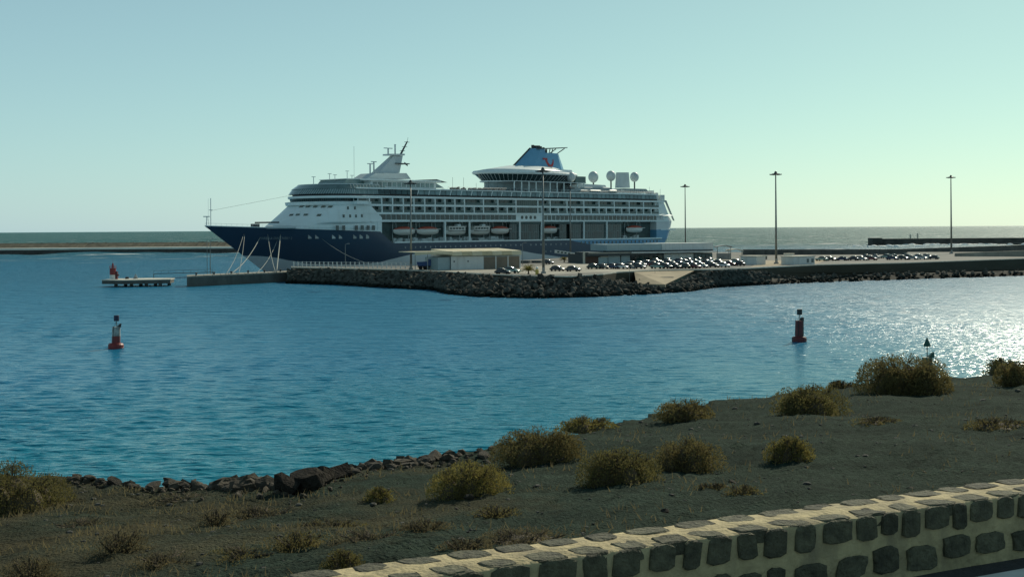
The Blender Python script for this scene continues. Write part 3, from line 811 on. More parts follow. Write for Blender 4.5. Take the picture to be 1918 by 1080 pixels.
# forward superstructure with a rounded raked front
def outline(sf, se, half, s_side, n=18):
    pts = []
    Rr = s_side - sf
    for i in range(n + 1):
        a = math.pi / 2 * i / n
        pts.append((s_side - Rr * math.cos(a), -half * math.sin(a) ** 0.9))
    pts.append((se, -half))
    return pts + [(x, -y) for x, y in reversed(pts)][0:-1]
def tiers(lv, m, name, parent=ship, smooth=False, n=18):
    def fit(x, y, z):                      # stay inside the flare of the bow where the block meets the hull
        if z > 17.6: return y
        lim = hb(x, min(z, 16.5)) - 0.12
        return max(min(y, lim), -lim)
    b = B(); b.rings([[(x, fit(x, y, z), z) for x, y in outline(sf, se, hw, ss, n)] for (z, sf, se, hw, ss) in lv])
    return b.build(name, m, parent, smooth=smooth)
FB0 = 27.6; FB1 = 40.4   # nose positions at z=16.5 and z=24.6
def nose(z): return FB0 + (z - 16.5) * (FB1 - FB0) / 8.1
fb = tiers([(14.2, nose(14.8), 66, 15.95, 48), (16.5, nose(16.5), 66, 15.97, 48), (17.5, nose(17.5), 66, 15.97, 48), (18.4, nose(18.4), 66, 15.98, 48.5), (20, nose(20), 66, 15.98, 49), (24.6, nose(24.6), 60.5, 16, 50.5)], M['white'], 'forward_superstructure')
# bridge: lip, dark window band, slab
tiers([(24.6, 39.2, 60.5, 16.4, 51), (25.8, 38.8, 60.5, 16.6, 51), (25.95, 40, 60.5, 16.1, 51)], M['white'], 'bridge_front')
brg = tiers([(25.9, 41.4, 57, 15.7, 52), (27.2, 40.8, 57, 15.9, 52)], M['glass'], 'bridge_windows')
b = B()
for k, (x, y) in enumerate(outline(41, 57, 15.86, 52, 26)):
    if y <= 0.5 and x < 56: b.box(x - 0.09, x + 0.09, y - 0.09, y + 0.09, 25.95, 27.15)
tag(b.build('window_mullions', M['dark_metal'], brg), kind='stuff')
tiers([(27.15, 40.2, 66, 16.25, 52), (28.0, 40.0, 66, 16.25, 52)], M['white'], 'bridge_roof')
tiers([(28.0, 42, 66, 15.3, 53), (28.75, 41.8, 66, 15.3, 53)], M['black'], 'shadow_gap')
# bridge wing
b = B(); b.box(52, 57.5, -18.6, -15.9, 24.9, 26.0); b.box(52.5, 57, -18.4, -15.9, 26.0, 27.1); b.build('bridge_wing', M['white'], ship)
b = B(); b.box(52.8, 56.8, -18.45, -18.3, 26.1, 27.0); b.box(52.44, 52.5, -18.3, -16.4, 26.1, 27.0); b.build('wing_window', M['glass'], ship)
b = B(); b.box(51.5, 58.5, -18.9, -15.9, 27.1, 27.45); b.build('wing_roof', M['white'], ship)
# observation lounge: slanted glass tiers above the bridge
ol = tiers([(28.7, 39.6, 70, 15.6, 53), (30.55, 41.4, 70, 15.3, 53.5)], M['glass_light'], 'observation_lounge')
b = B()
o1 = outline(39.55, 70, 15.65, 53, 24); o2 = outline(41.35, 70, 15.35, 53.5, 24)
for (x, y), (x2, y2) in zip(o1, o2):
    if y <= 0.1: b.tube((x, y, 28.7), (x2, y2, 30.55), 0.07, 4)
for k in range(8):
    x = 53.5 + 2.2 * k; b.tube((x, -15.65, 28.7), (x, -15.35, 30.55), 0.07, 4)
tag(b.build('window_mullions', M['grey_white'], ol), kind='stuff')
ou = tiers([(30.5, 41.2, 70, 15.45, 53.5), (30.75, 41.4, 70, 15.4, 53.5), (32.3, 43.9, 66, 14.4, 55)], M['glass_light'], 'lounge_upper_glazing')
tiers([(32.28, 43.8, 66, 14.45, 55), (32.45, 44.0, 66, 14.4, 55)], M['white'], 'lounge_roof')
b = B()
for k in range(12): b.tube((52 + k * 1.5, -15.4, 30.8), (52.3 + k * 1.5, -14.45, 32.25), 0.06, 4)
tag(b.build('window_mullions', M['grey_white'], ou), kind='stuff')
b = B(); b.box(54, 100, -15.95, -15.2, 30.6, 31.15); b.build('white_deck_edge', M['white'], ship)
# slanted windows on the raked front
PW = B(); PW.hexa([(-0.75, -0.05, -0.5), (0.35, -0.05, -0.5), (0.35, 0.12, -0.5), (-0.75, 0.12, -0.5), (-0.15, -0.05, 0.5), (0.95, -0.05, 0.5), (0.95, 0.12, 0.5), (-0.15, 0.12, 0.5)])
pwm = PW.mesh('raked_window', M['glass'])
def on_front(px, py):
    """point of the rounded front hit by the sight line through a pixel"""
    best = None
    for i in range(400):
        off = -16 * i / 399
        s, z = C(px, py, off)
        if z < 15: continue
        nn = nose(z); SS = 48.5 + (z - 18.4) * 0.32; Rr = SS - nn
        x = (SS - s) / Rr
        if s >= SS: hw = 16
        elif x > 1: continue
        else: hw = 16 * max(1 - x * x, 0) ** 0.45
        if abs(off) <= hw: best = (s, off - 0.04, z, x, SS)
    return best
for px, py in [(542, 388.5), (552, 388.5), (563, 388.5), (575, 388.5), (589, 388.5), (604, 388.5), (617, 388.5), (532, 404), (544, 404), (556, 403.5), (571, 403.5), (596, 404)]:
    r = on_front(px, py)
    if not r: continue
    s, t, z, x, SS = r
    x = max(min(x, 1), 0); e = 1e-2
    f = lambda q: 16 * max(1 - ((SS - q) / (SS - nose(z))) ** 2, 0) ** 0.45
    sl_ = (f(min(s + e, SS)) - f(s - e)) / (2 * e) if s < SS - 0.2 else 0
    link('raked_window', pwm, ship, (s, t + 0.0, z), (0, 0, -math.atan(max(min(sl_, 5), -0.1))), (1.35, 2.2, 1.3))
# square windows on the side of the forward block
sw = B(); sw.box(-0.42, 0.42, -0.05, 0.1, -0.55, 0.55); swm = sw.mesh('square_window', M['glass'])
bw_ = B(); bw_.box(-0.62, 0.62, -0.05, 0.1, -0.85, 0.85); bwm = bw_.mesh('side_window', M['glass'])
for px, py in [(652, 389.5), (665, 389.5), (644, 404.5), (656, 404.5), (667, 404.5), (678, 404)]:
    s, z = S(px, py); link('square_window', swm, ship, (s, -16.0, z))
for px, py in [(632, 426.5), (644, 426.5), (668, 426.5), (679, 426.5), (690, 426.5), (700, 426.5)]:
    s, z = S(px, py); link('side_window', bwm, ship, (s, -16.0, z))
# pale square windows in the navy hull near the bow
pale = mat('pale_hull_window', (0.38, 0.42, 0.42), 0.25, var=0.3, scale=1, rnd_obj=0.3)  # plain pale colour without glow, also on portholes and name letters
hw_ = B(); hw_.box(-0.75, 0.75, -0.06, 0.1, -0.75, 0.75); hwm = hw_.mesh('hull_window', pale)
for px in (594, 605, 632, 643, 667, 678, 689):
    s, z = S(px, 443); s2 = s; link('hull_window', hwm, ship, (s2, -hb(s2, z) - 0.01, z), (0, 0, 0))
# row of portholes along the hull
ph = B(); ph.lathe([(0.36, -0.05), (0.36, 0.05)], 10); phm = ph.mesh('porthole', pale)
px = 759
while px < 1062:
    if not (978 < px < 990):
        s, z = S(px, 463.2 - (px - 759) * 0.0215); link('porthole', phm, ship, (s, -16.04, z), (math.pi / 2, 0, 0))
    px += 9.4
for px in range(1022, 1060, 9):
    s, z = S(px, 470.5); link('porthole', phm, ship, (s, -16.04, z), (math.pi / 2, 0, 0))
px = 1089
while px < 1236:
    s, z = S(px, 454.5 - (px - 1089) * 0.022); link('hull_window', swm, ship, (s, -hb(s, 9) - 0.02, z)); px += 7.2
# ship's name in pale letters on the bow
def text_on_hull(txt, px0, px1, pyc, hgt, name):
    cu = bpy.data.curves.new(name, 'FONT'); cu.body = txt; cu.size = 1.0; cu.resolution_u = 2
    o = bpy.data.objects.new(name, cu); col.objects.link(o)
    me = bpy.data.meshes.new_from_object(o.evaluated_get(bpy.context.evaluated_depsgraph_get()))
    bpy.data.objects.remove(o)
    wv = max(v.co.x for v in me.vertices)
    def solve(px):      # side point of the flared bow
        off = -6.0
        for _ in range(30):
            s, z = C(px, pyc, off); off = -hb(s, z)
        return s, z
    a, z0 = solve(px0); c, z1 = solve(px1)
    for v in me.vertices:
        f = v.co.x / wv; s = a + (c - a) * f; z = z0 + (z1 - z0) * f + (v.co.y - 0.35) * hgt
        v.co = (s, -hb(s, z) - 0.05, z)
    me.materials.append(pale if hgt > 0.9 else M['shade'])
    me.update()
    return link(name, me, ship)
text_on_hull('MARELLA DISCOVERY 2', 485, 547, 446, 1.25, 'ship_name')

# recessed boat deck: inner wall, end wall, stanchions, slab
b = B(); b.box(64, 238, -12.2, 12.2, 10.5, 18.5); b.build('boat_deck_wall', M['recess_shade'], ship)
b = B(); b.box(60.6, 241, -16.15, 16.15, 18.42, 18.98); b.build('boat_deck_roof', M['white'], ship)
b = B()
for k in range(46):
    s = 72 + k * 3.1
    if 74 < s < 134 or 157 < s < 168 or 206 < s < 222: b.box(s, s + 1.1, -12.3, -12.1, 11.0, 13.1)
b.build('boat_deck_door', M['dark_metal'], ship)
b = B(); g = random.Random(4)
for k in range(60):
    s = g.uniform(73, 132); b.box(s, s + g.uniform(0.8, 2.6), -13.6 + g.uniform(-1, 0.5), -12.3, 10.5, 11.2 + g.uniform(0, 1.4))
for k in range(12):
    s = g.uniform(157, 167) if k < 5 else g.uniform(206, 222); b.box(s, s + g.uniform(0.8, 2.2), -13.4, -12.3, 10.5, 11.4 + g.uniform(0, 1))
b.build('deck_lockers', M['grey_white'], ship)
b = B()
for k in range(30):
    s = 73.5 + 2.05 * k; b.tube((s, -15.85, 11.0), (s, -15.85, 12.0), 0.04, 4)
b.tube((72, -15.85, 12.0), (134, -15.85, 12.0), 0.05, 4); b.tube((72, -15.85, 11.5), (134, -15.85, 11.5), 0.03, 4)
b.build('boat_deck_railing', M['grey_white'], ship)
st = B(); st.box(-0.32, 0.32, -0.3, 0.3, 10.95, 18.45); stm = st.mesh('stanchion', M['white'])
for px in (834, 880, 974, 1015, 1094, 1137): link('stanchion', stm, ship, (sx(px), -15.75, 0))
# rounded forward end of the recess
b = B(); b.prism_xz([(64, 18.42), (65.2, 18.42), (64.4, 17.2), (64.2, 16.0), (64.6, 15.0), (64, 14.6)], -16.0, -12); b.build('recess_end_panel', M['white'], ship)
# tall glazed lounges in the recess: every pane a piece
def glazed(px0, px1, z0, z1, cols, rows, t=-15.3, name='lounge_glazing'):
    a, c = sx(px0), sx(px1)
    bb = B(); bb.box(a, c, t + 0.06, t + 0.5, z0, z1); fr = bb.build(name + '_frame', M['shade'], ship)
    dw, dh = (c - a) / cols, (z1 - z0) / rows
    pm_ = B(); pm_.box(-dw * 0.5 + 0.06, dw * 0.5 - 0.06, -0.04, 0.06, -dh * 0.5 + 0.07, dh * 0.5 - 0.07); me = pm_.mesh('window_pane', M['glass'])
    for i in range(cols):
        for j in range(rows): link('window_pane', me, fr, (a + dw * (i + 0.5), t, z0 + dh * (j + 0.5)))
glazed(958, 973, 11.0, 17.4, 4, 2)
glazed(976, 1013, 11.0, 17.4, 9, 2)
glazed(1051, 1063, 11.0, 17.4, 4, 2)
glazed(1071, 1092, 11.0, 17.4, 6, 2)
glazed(1096, 1136, 11.0, 17.4, 10, 2)
glazed(1139, 1166, 11.0, 17.4, 7, 2)
b = B(); b.box(sx(957), sx(1168), -15.7, -12, 17.45, 18.4); b.build('glazing_header', M['recess_shade'], ship)

# deck with a continuous window strip
b = B(); b.box(58, 241, -15.7, 15.7, 18.9, 21.4); b.build('window_deck_wall', M['white'], ship)
wp = B(); wp.box(-1.12, 1.12, -0.06, 0.1, -0.98, 0.98); wpm = wp.mesh('strip_window', M['glass'])
s = sx(680)
while s < sx(968):
    link('strip_window', wpm, ship, (s, -15.72, 20.2)); s += 2.5
s = sx(1022)
while s < sx(1240):
    link('strip_window', wpm, ship, (s, -15.72, 20.1)); s += 2.7
pb_ = B(); pb_.lathe([(0.72, -0.06), (0.72, 0.06)], 14); pbm = pb_.mesh('round_window', M['glass'])
for px in (979, 987, 995, 1003): link('round_window', pbm, ship, (sx(px), -15.76, 20.2), (math.pi / 2, 0, 0))

# two decks of balconies
b = B(); b.box(57, 236, -16.1, 16.1, 21.3, 22.0); b.build('balcony_slab', M['white'], ship)
b = B(); b.box(57, 237, -16.1, 16.1, 24.3, 25.05); b.build('balcony_slab', M['white'], ship)
b = B(); b.box(57, 238, -16.2, 16.2, 27.4, 28.15); b.build('balcony_slab', M['white'], ship)
b = B(); b.box(58, 233, -14.0, 14.0, 21.9, 27.5); b.build('cabin_wall', M['cabin_dark'], ship)
row1 = [683, 692.5, 715.5, 735.8, 755.8, 775.8, 796, 815.5, 834, 852.5, 870.5, 906, 933, 967]
row2 = [672, 694, 716, 735.8, 755.8, 775.8, 796, 815.5, 834, 852.5, 870.5, 888.5, 906, 933, 950.5, 967]
row1b = [1008, 1031, 1062.5, 1094, 1122.5, 1151, 1179, 1206, 1235]
row2b = [1008, 1015.5, 1031, 1046, 1062.5, 1077.5, 1094, 1107.5, 1122.5, 1136, 1151, 1165, 1179, 1193, 1206, 1220, 1235]
dvm = {}
def balconies(row, z0, z1):
    key = round(z1 - z0, 2)
    if key not in dvm:
        q = B(); q.box(-0.28, 0.28, 0, 2.0, 0, z1 - z0); dvm[key] = q.mesh('balcony_divider', M['white'])
    for p in row: link('balcony_divider', dvm[key], ship, (sx(p), -16.0, z0))
    for p, q in zip(row[:-1], row[1:]):
        a, c = sx(p) + 0.28, sx(q) - 0.28
        bb = B(); bb.box(a, c, -15.95, -15.88, z0, z0 + 0.95); bb.build('glass_balustrade', M['cabin_dark'], ship)
        n = max(1, round((c - a) / 2.7))
        for k in range(n):
            x0 = a + (c - a) * k / n + 0.2; x1 = a + (c - a) * (k + 1) / n - 0.2
            bb = B(); bb.box(x0, x1, -14.1, -13.95, z0 + 0.05, z1 - 0.25); bb.build('balcony_door', M['glass'], ship)
balconies(row1, 25.05, 27.4); balconies(row1b, 25.05, 27.4)
balconies(row2, 22.0, 24.3); balconies(row2b, 22.0, 24.3)
# glass tower between the balcony groups
glazed(968.5, 1007, 22.05, 27.35, 10, 2, t=-15.6, name='atrium_glazing')
# projecting lip that catches the sun
b = B(); b.hexa([(sx(1044), -17.7, 21.1), (242.5, -17.7, 21.1), (242.5, -15.9, 21.1), (sx(1044), -15.9, 21.1), (sx(1046), -17.62, 21.2), (242.3, -17.62, 21.2), (242.3, -16.0, 21.85), (sx(1046), -16.0, 21.85)]); b.build('sunlit_ledge', M['white'], ship)

# upper promenade: dark gap, windscreen, deck edge
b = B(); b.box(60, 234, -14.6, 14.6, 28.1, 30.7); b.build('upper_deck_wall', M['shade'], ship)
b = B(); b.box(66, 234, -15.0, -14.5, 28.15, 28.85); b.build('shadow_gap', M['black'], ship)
b = B(); b.box(66, 232, -15.75, 15.75, 30.7, 31.1); b.build('sun_deck_slab', M['white'], ship)
ws = B(); ws.hexa([(-1.3, -0.75, -0.9), (1.3, -0.75, -0.9), (1.3, -0.65, -0.9), (-1.3, -0.65, -0.9), (-1.3, -0.35, 0.9), (1.3, -0.35, 0.9), (1.3, -0.25, 0.9), (-1.3, -0.25, 0.9)])
wsm = ws.mesh('windscreen_pane', M['glass_light']); wsd = ws.mesh('windscreen_pane', M['glass'])
s = sx(716)
k = 0
while s < sx(1232):
    dark = s < sx(783)
    link('windscreen_pane', wsd if dark else wsm, ship, (s, -15.0, 29.75)); s += 2.85; k += 1
sb = B(); sb.hexa([(-0.18, -0.8, -0.95), (0.18, -0.8, -0.95), (0.18, -0.6, -0.95), (-0.18, -0.6, -0.95), (0.75, -0.42, 0.95), (1.15, -0.42, 0.95), (1.15, -0.2, 0.95), (0.75, -0.2, 0.95)])
sbm = sb.mesh('raked_strut', M['white'])
s = sx(783)
while s < sx(1050):
    link('raked_strut', sbm, ship, (s, -15.12, 29.75)); s += 5.7
b = B()
for k in range(70):
    s = 100 + k * 1.95; b.tube((s, -15.6, 31.1), (s, -15.6, 32.1), 0.035, 4)
b.tube((100, -15.6, 32.1), (234, -15.6, 32.1), 0.05, 4); b.tube((100, -15.6, 31.6), (234, -15.6, 31.6), 0.03, 4)
b.build('sun_deck_railing', M['grey_white'], ship)
# loungers and people-sized clutter seen over the rail
b = B(); g = random.Random(8)
for k in range(110):
    s = g.uniform(104, 150); t = g.uniform(-15, -8); h = g.uniform(0.4, 1.3)
    b.box(s, s + g.uniform(0.4, 1.5), t, t + 0.6, 31.1, 31.1 + h)
b.build('deck_chairs', M['dark_metal'], ship)
b = B()
for s in (104, 110, 117, 124, 129): b.tube((s, -14, 31.1), (s, -14, 34 + (s % 3)), 0.07, 4)
b.build('lamp_standards', M['dark_metal'], ship)

# forward deckhouse and mast
b = B(); b.prism_xz([(54.0, 32.4), (56, 34.4), (66, 34.5), (66, 32.4)], -8, 8); b.build('forward_deckhouse', M['glass_light'], ship)
b = B(); b.box(55.5, 72, -8.3, 8.3, 34.4, 34.65); b.build('deckhouse_roof', M['white'], ship)
b = B(); b.box(64, 97, -12, 12, 31.1, 34.0); dh = b.build('midship_deckhouse', M['grey_white'], ship)
dwn = B(); dwn.box(-0.9, 0.9, -0.08, 0.1, -0.8, 0.8); dwm = dwn.mesh('window_pane', M['glass_light'])
for k in range(13): link('window_pane', dwm, dh, (66 + k * 2.4, -12.02, 32.6))
b = B(); b.box(62, 99, -12.8, 12.8, 34.0, 34.5); b.build('deckhouse_roof', M['white'], ship)
b = B()
for px, py, h in [(588, 343, 2.2), (618, 334, 1.6), (628, 334, 1.2), (651, 333, 2.4), (660, 334, 1.0)]:
    s, z = C(px, py, -6); b.tube((s, -6, z - 0.6), (s, -6, z + h), 0.13, 5); b.box(s - 0.7, s + 0.7, -6.3, -5.7, z + h, z + h + 0.18)
s, z = C(664, 333, 0); b.tube((s, 0, z), (s, 0, z + 12), 0.08, 4)
b.build('aerials', M['grey_white'], ship)
def cpoly(pts, off=0): return [C(x, y, off) for x, y in pts]
b = B(); b.prism_xz(cpoly([(672, 336), (690, 325), (748, 325), (756, 336)]), -4.5, 4.5); b.build('mast_base', M['grey_white'], ship)
b = B()
lo, hi = cpoly([(703, 324.5), (741, 324.5)]), cpoly([(735, 292), (752, 292)])
b.hexa([(lo[0][0], -2.6, lo[0][1]), (lo[1][0], -2.6, lo[1][1]), (lo[1][0], 2.6, lo[1][1]), (lo[0][0], 2.6, lo[0][1]), (hi[0][0], -1.1, hi[0][1]), (hi[1][0], -1.1, hi[1][1]), (hi[1][0], 1.1, hi[1][1]), (hi[0][0], 1.1, hi[0][1])])
mast = b.build('radar_mast', M['grey_white'], ship)
b = B(); q = cpoly([(724, 291.5), (753, 291.5), (753, 288.5), (724, 288.5)]); b.prism_xz(q, -2, 2); b.build('mast_platform', M['grey_white'], mast)
b = B(); p = cpoly([(751, 290), (764, 265)]); b.tube((p[0][0], 0, p[0][1]), (p[1][0], 0, p[1][1]), 0.45, 8, 0.25)
b.tube((p[1][0], 0, p[1][1]), (p[1][0] + 0.4, 0, p[1][1] + 1.6), 0.08, 4)
for f in (0.3, 0.6, 0.95):
    x = p[0][0] + (p[1][0] - p[0][0]) * f; z = p[0][1] + (p[1][1] - p[0][1]) * f; b.box(x - 1.3, x + 1.3, -0.1, 0.1, z - 0.08, z + 0.08)
b.build('topmast', M['dark_metal'], mast)
b = B()
for (px, py, h, wd_) in [(728, 289, 2.2, 4.2), (741, 289, 3.6, 0.6), (694, 325, 3.6, 2.6), (701, 325, 4.4, 2.6)]:
    s, z = C(px, py); b.tube((s, 0, z - 0.5), (s, 0, z + h), 0.32, 6); b.box(s - wd_ / 2, s + wd_ / 2, -0.25, 0.25, z + h, z + h + 0.3)
b.build('radar_scanner', M['grey_white'], mast)
b = B(); q = cpoly([(735, 306.5), (759, 306.5)]); b.box(q[0][0], q[1][0], -3, 3, q[0][1] - 0.15, q[0][1] + 0.2); b.build('signal_yard', M['dark_metal'], mast)
b = B(); s, z = C(758, 310); b.hexa([(s, -0.02, z + 0.6), (s + 1.8, -0.02, z - 0.3), (s + 1.8, 0.02, z - 0.3), (s, 0.02, z + 0.6), (s, -0.02, z + 1.4), (s + 1.8, -0.02, z + 0.6), (s + 1.8, 0.02, z + 0.6), (s, 0.02, z + 1.4)])
b.build('flag', M['dark_metal'], mast)
# glazed pool pavilion with dark canopy
b = B(); b.prism_xz(cpoly([(781, 352), (781, 342), (812, 342), (829, 352)], -10), -11, -3); b.build('pool_pavilion', M['glass_light'], ship)
b = B(); b.prism_xz(cpoly([(779, 341.8), (783, 337), (814, 336), (834, 342), (820, 340.5)], -10), -11.5, -2.5); b.build('pavilion_canopy', M['dark_metal'], ship)

# crown lounge: inverted glazed saucer round the funnel foot
def ell(a, b_, z, cs, n=56): return [(cs + a * math.cos(2 * math.pi * i / n), b_ * math.sin(2 * math.pi * i / n), z) for i in range(n)]
CS = 161.0
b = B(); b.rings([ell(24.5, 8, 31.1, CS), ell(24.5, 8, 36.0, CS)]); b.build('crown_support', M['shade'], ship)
b = B(); b.rings([ell(25.5, 9.5, 35.8, CS), ell(29.0, 12.5, 38.6, CS)]); cw = b.build('crown_windows', M['glass'], ship)
mb = B(); e1, e2 = ell(25.6, 9.6, 35.8, CS, 64), ell(29.1, 12.6, 38.6, CS, 64)
for k in range(64):
    if e1[k][1] < 1: mb.tube(e1[k], e2[k], 0.1, 4)
tag(mb.build('window_mullions', M['grey_white'], cw), kind='stuff')
b = B(); b.rings([ell(26.5, 10.5, 35.3, CS), ell(26.5, 10.5, 35.75, CS)]); b.build('crown_floor_edge', M['white'], ship)
b = B(); b.rings([ell(29.6, 13.2, 38.55, CS), ell(30.2, 13.6, 39.2, CS), ell(29.4, 13.2, 39.9, CS)]); b.build('crown_rim', M['white'], ship, smooth=False)
b = B(); b.rings([ell(29.2, 13.0, 39.85, CS), ell(22, 9.5, 41.0, CS), ell(14, 6, 42.6, CS + 3)]); b.build('crown_roof', M['white'], ship, smooth=True)
ccm = B(); ccm.box(-0.18, 0.18, -14.2, -13.8, 31.1, 35.2); ccm = ccm.mesh('crown_column', M['white'])
for k in range(11): link('crown_column', ccm, ship, (139 + k * 4.4, 0, 0))
b = B(); b.box(138, 184, -14.4, -8, 35.2, 35.5); b.build('promenade_roof', M['grey_white'], ship)
b = B(); b.box(183, 190, -9, 7, 35.8, 38.5); b.build('aft_crown_glazing', M['cabin_dark'], ship)
b = B(); b.prism_xz(cpoly([(1030, 321), (1034, 317.5), (1062, 319), (1064, 324), (1040, 325)], -6), -9, 4); b.build('aft_crown_roof', M['white'], ship)
# funnel
fp = [C(961, 313), C(994, 278), C(1000, 277), C(1013, 279), C(1014, 287), C(1039, 289), C(1044.5, 321), C(1000, 321)]
wz = lambda z: 5.4 - (z - 41) * 0.22
fA, fB, fE = C(961, 313.5), C(995, 277.5), C(1044.5, 321)
b = B(); rows = []
for k in range(9):
    z = 41.2 + (48.6 - 41.2) * k / 8
    sf_0 = fA[0] + (fB[0] - fA[0]) * (z - fA[1]) / (fB[1] - fA[1]); sb_ = fE[0] - (z - 41.2) * 0.32; Lf = sb_ - sf_0; wv = wz(z)
    half = [(sf_0, 0.25), (sf_0 + Lf * 0.12, wv * 0.42), (sf_0 + Lf * 0.3, wv * 0.8), (sf_0 + Lf * 0.5, wv), (sf_0 + Lf * 0.9, wv), (sb_, wv * 0.75)]
    rows.append([(x, -y, z) for x, y in half] + [(x, y, z) for x, y in reversed(half)])
b.rings(rows)
rows = []
for z in (48.3, 49.8, fB[1]):
    sf_0 = fA[0] + (fB[0] - fA[0]) * (z - fA[1]) / (fB[1] - fA[1]); sb_ = C(1013, 280)[0]; wv = wz(z) * 0.8; Lf = sb_ - sf_0
    half = [(sf_0, 0.25), (sf_0 + Lf * 0.3, wv * 0.6), (sf_0 + Lf * 0.6, wv), (sb_, wv)]
    rows.append([(x, -y, z) for x, y in half] + [(x, y, z) for x, y in reversed(half)])
b.rings(rows)
fun = b.build('funnel', M['funnel_blue'], ship)
fr = B(); fr.prism_xz([fA, fB, (fB[0] - 0.55, fB[1] + 0.2), (fA[0] - 0.9, fA[1])], -0.24, 0.24); fr.build('funnel_front_fin', M['black'], fun)
b = B()
for (px, py, h, r) in [(998, 279, 1.7, 0.7), (1003, 278, 1.2, 0.9), (1008, 278, 1.2, 0.9), (1012, 278.5, 1.0, 0.8), (1018, 283, 1.6, 0.55), (1023, 285, 1.2, 0.5)]:
    s, z = C(px, py); b.tube((s, -0.3, z - 1.5), (s, -0.3, z + h), r, 10)
b.build('exhaust_pipe', M['black'], fun)
b = B(); q = cpoly([(1000, 280), (1054, 278)]); b.hexa([(q[0][0], -3.2, q[0][1]), (q[1][0], -3.2, q[1][1]), (q[1][0], 3.2, q[1][1]), (q[0][0], 3.2, q[0][1]), (q[0][0], -3.2, q[0][1] + 0.35), (q[1][0], -3.2, q[1][1] + 0.35), (q[1][0], 3.2, q[1][1] + 0.35), (q[0][0], 3.2, q[0][1] + 0.35)])
for (x0, y0, x1, y1) in [(1016, 280, 1014, 288), (1028, 280, 1026, 289), (1050, 279, 1034, 290), (1023, 280, 1021, 288)]:
    a, c = C(x0, y0), C(x1, y1); b.tube((a[0], -2.6, a[1]), (c[0], -2.6, c[1]), 0.22, 5); b.tube((a[0], 2.6, a[1]), (c[0], 2.6, c[1]), 0.22, 5)
b.build('funnel_wing', M['dark_metal'], fun)
# red smile emblem on the funnel side: a stroke with a short bar at its top
ctl = [(1025.5, 298), (1026, 302), (1027.2, 306), (1029.3, 309.6), (1031.8, 311.2), (1034.2, 310.2), (1036.5, 307), (1038, 303), (1038.8, 298.5)]
def emb(ctl):
    P3 = [C(x, y, -5.0) for x, y in ctl]; n = 40; P = []
    for i in range(n + 1):
        k = i / n * (len(P3) - 1); j = min(int(k), len(P3) - 2); f = k - j
        p0, p1, p2, p3 = P3[max(j - 1, 0)], P3[j], P3[j + 1], P3[min(j + 2, len(P3) - 1)]
        P.append(tuple(0.5 * (2 * p1[q] + (p2[q] - p0[q]) * f + (2 * p0[q] - 5 * p1[q] + 4 * p2[q] - p3[q]) * f * f + (3 * p1[q] - p0[q] - 3 * p2[q] + p3[q]) * f ** 3) for q in (0, 1)))
    b = B(); l1 = []; l2 = []
    for i, (s, z) in enumerate(P):
        a, c = P[max(i - 1, 0)], P[min(i + 1, n)]; dx, dz = c[0] - a[0], c[1] - a[1]; L = math.hypot(dx, dz)
        f = i / n; wv = 0.62 - 0.45 * max(f - 0.55, 0) / 0.45
        l1.append((s - dz / L * wv, z + dx / L * wv)); l2.append((s + dz / L * wv, z - dx / L * wv))
    rows = [[(l1[i][0], -wz(l1[i][1]) - 0.12, l1[i][1]), (l2[i][0], -wz(l2[i][1]) - 0.12, l2[i][1]), (l2[i][0], -wz(l2[i][1]) + 0.05, l2[i][1]), (l1[i][0], -wz(l1[i][1]) + 0.05, l1[i][1])] for i in range(n + 1)]
    b.rings(rows)
    (sa, za) = P3[0]; b.hexa([(sa - 1.9, -wz(za) - 0.12, za - 0.25), (sa + 0.9, -wz(za) - 0.12, za - 0.25), (sa + 0.9, -wz(za), za - 0.25), (sa - 1.9, -wz(za), za - 0.25), (sa - 1.9, -wz(za + .5) - 0.12, za + 0.5), (sa + 0.9, -wz(za + .5) - 0.12, za + 0.5), (sa + 0.9, -wz(za + .5), za + 0.5), (sa - 1.9, -wz(za + .5), za + 0.5)])
    return b
emb(ctl).build('smile_emblem', M['logo_red'], fun)

# domes, climbing wall and aft deckhouses
for (px, py, r, off) in [(1070, 331.5, 2.0, -11), (1112, 331.5, 2.35, 0), (1145, 329.5, 2.2, 0), (1189, 331.5, 2.1, 0)]:
    s, z = C(px, py, off)
    b = B(); b.ball((s, off, z), r, 20, 14, 1.12); d_ = b.build('radome', M['grey_white'], ship, smooth=True)
    b = B(); b.lathe([(0.35, 0), (0.35, z - r - 33.2), (r * 0.62, z - r * 0.8 - 33.2)], 10, (s, off, 33.2)); b.build('pedestal', M['dark_metal'], d_)
q = cpoly([(1155, 352), (1157, 323), (1176, 323), (1178, 352)], 1.0)
b = B(); b.prism_xz(q, 0.2, 1.8); b.build('climbing_wall', M['grey_white'], ship)
b = B(); b.prism_xz(cpoly([(1062, 357), (1062, 347), (1078, 344), (1128, 347), (1133, 357)], -8), -10, 8); b.build('aft_deckhouse', M['grey_white'], ship)
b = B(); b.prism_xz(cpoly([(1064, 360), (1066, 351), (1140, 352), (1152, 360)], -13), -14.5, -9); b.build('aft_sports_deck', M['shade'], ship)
for (a, c, y) in [(1073, 1090, 353), (1094, 1114, 353), (1130, 1144, 353)]:
    (s_a, z), (s_c, _) = C(a, y, -11.5), C(c, y, -11.5)
    b = B(); b.hexa([(s_a, -15.4, z - 0.9), (s_c, -15.4, z - 0.9), (s_c, -9.6, z - 0.9), (s_a, -9.6, z - 0.9), (s_a + 0.5, -15.2, z - 0.75), (s_c - 0.5, -15.2, z - 0.75), (s_c - 0.5, -10.5, z + 0.7), (s_a + 0.5, -10.5, z + 0.7)])
    b.build('skylight', M['white'], ship)
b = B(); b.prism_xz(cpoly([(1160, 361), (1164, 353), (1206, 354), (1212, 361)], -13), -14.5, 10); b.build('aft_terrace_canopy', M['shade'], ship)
b = B()
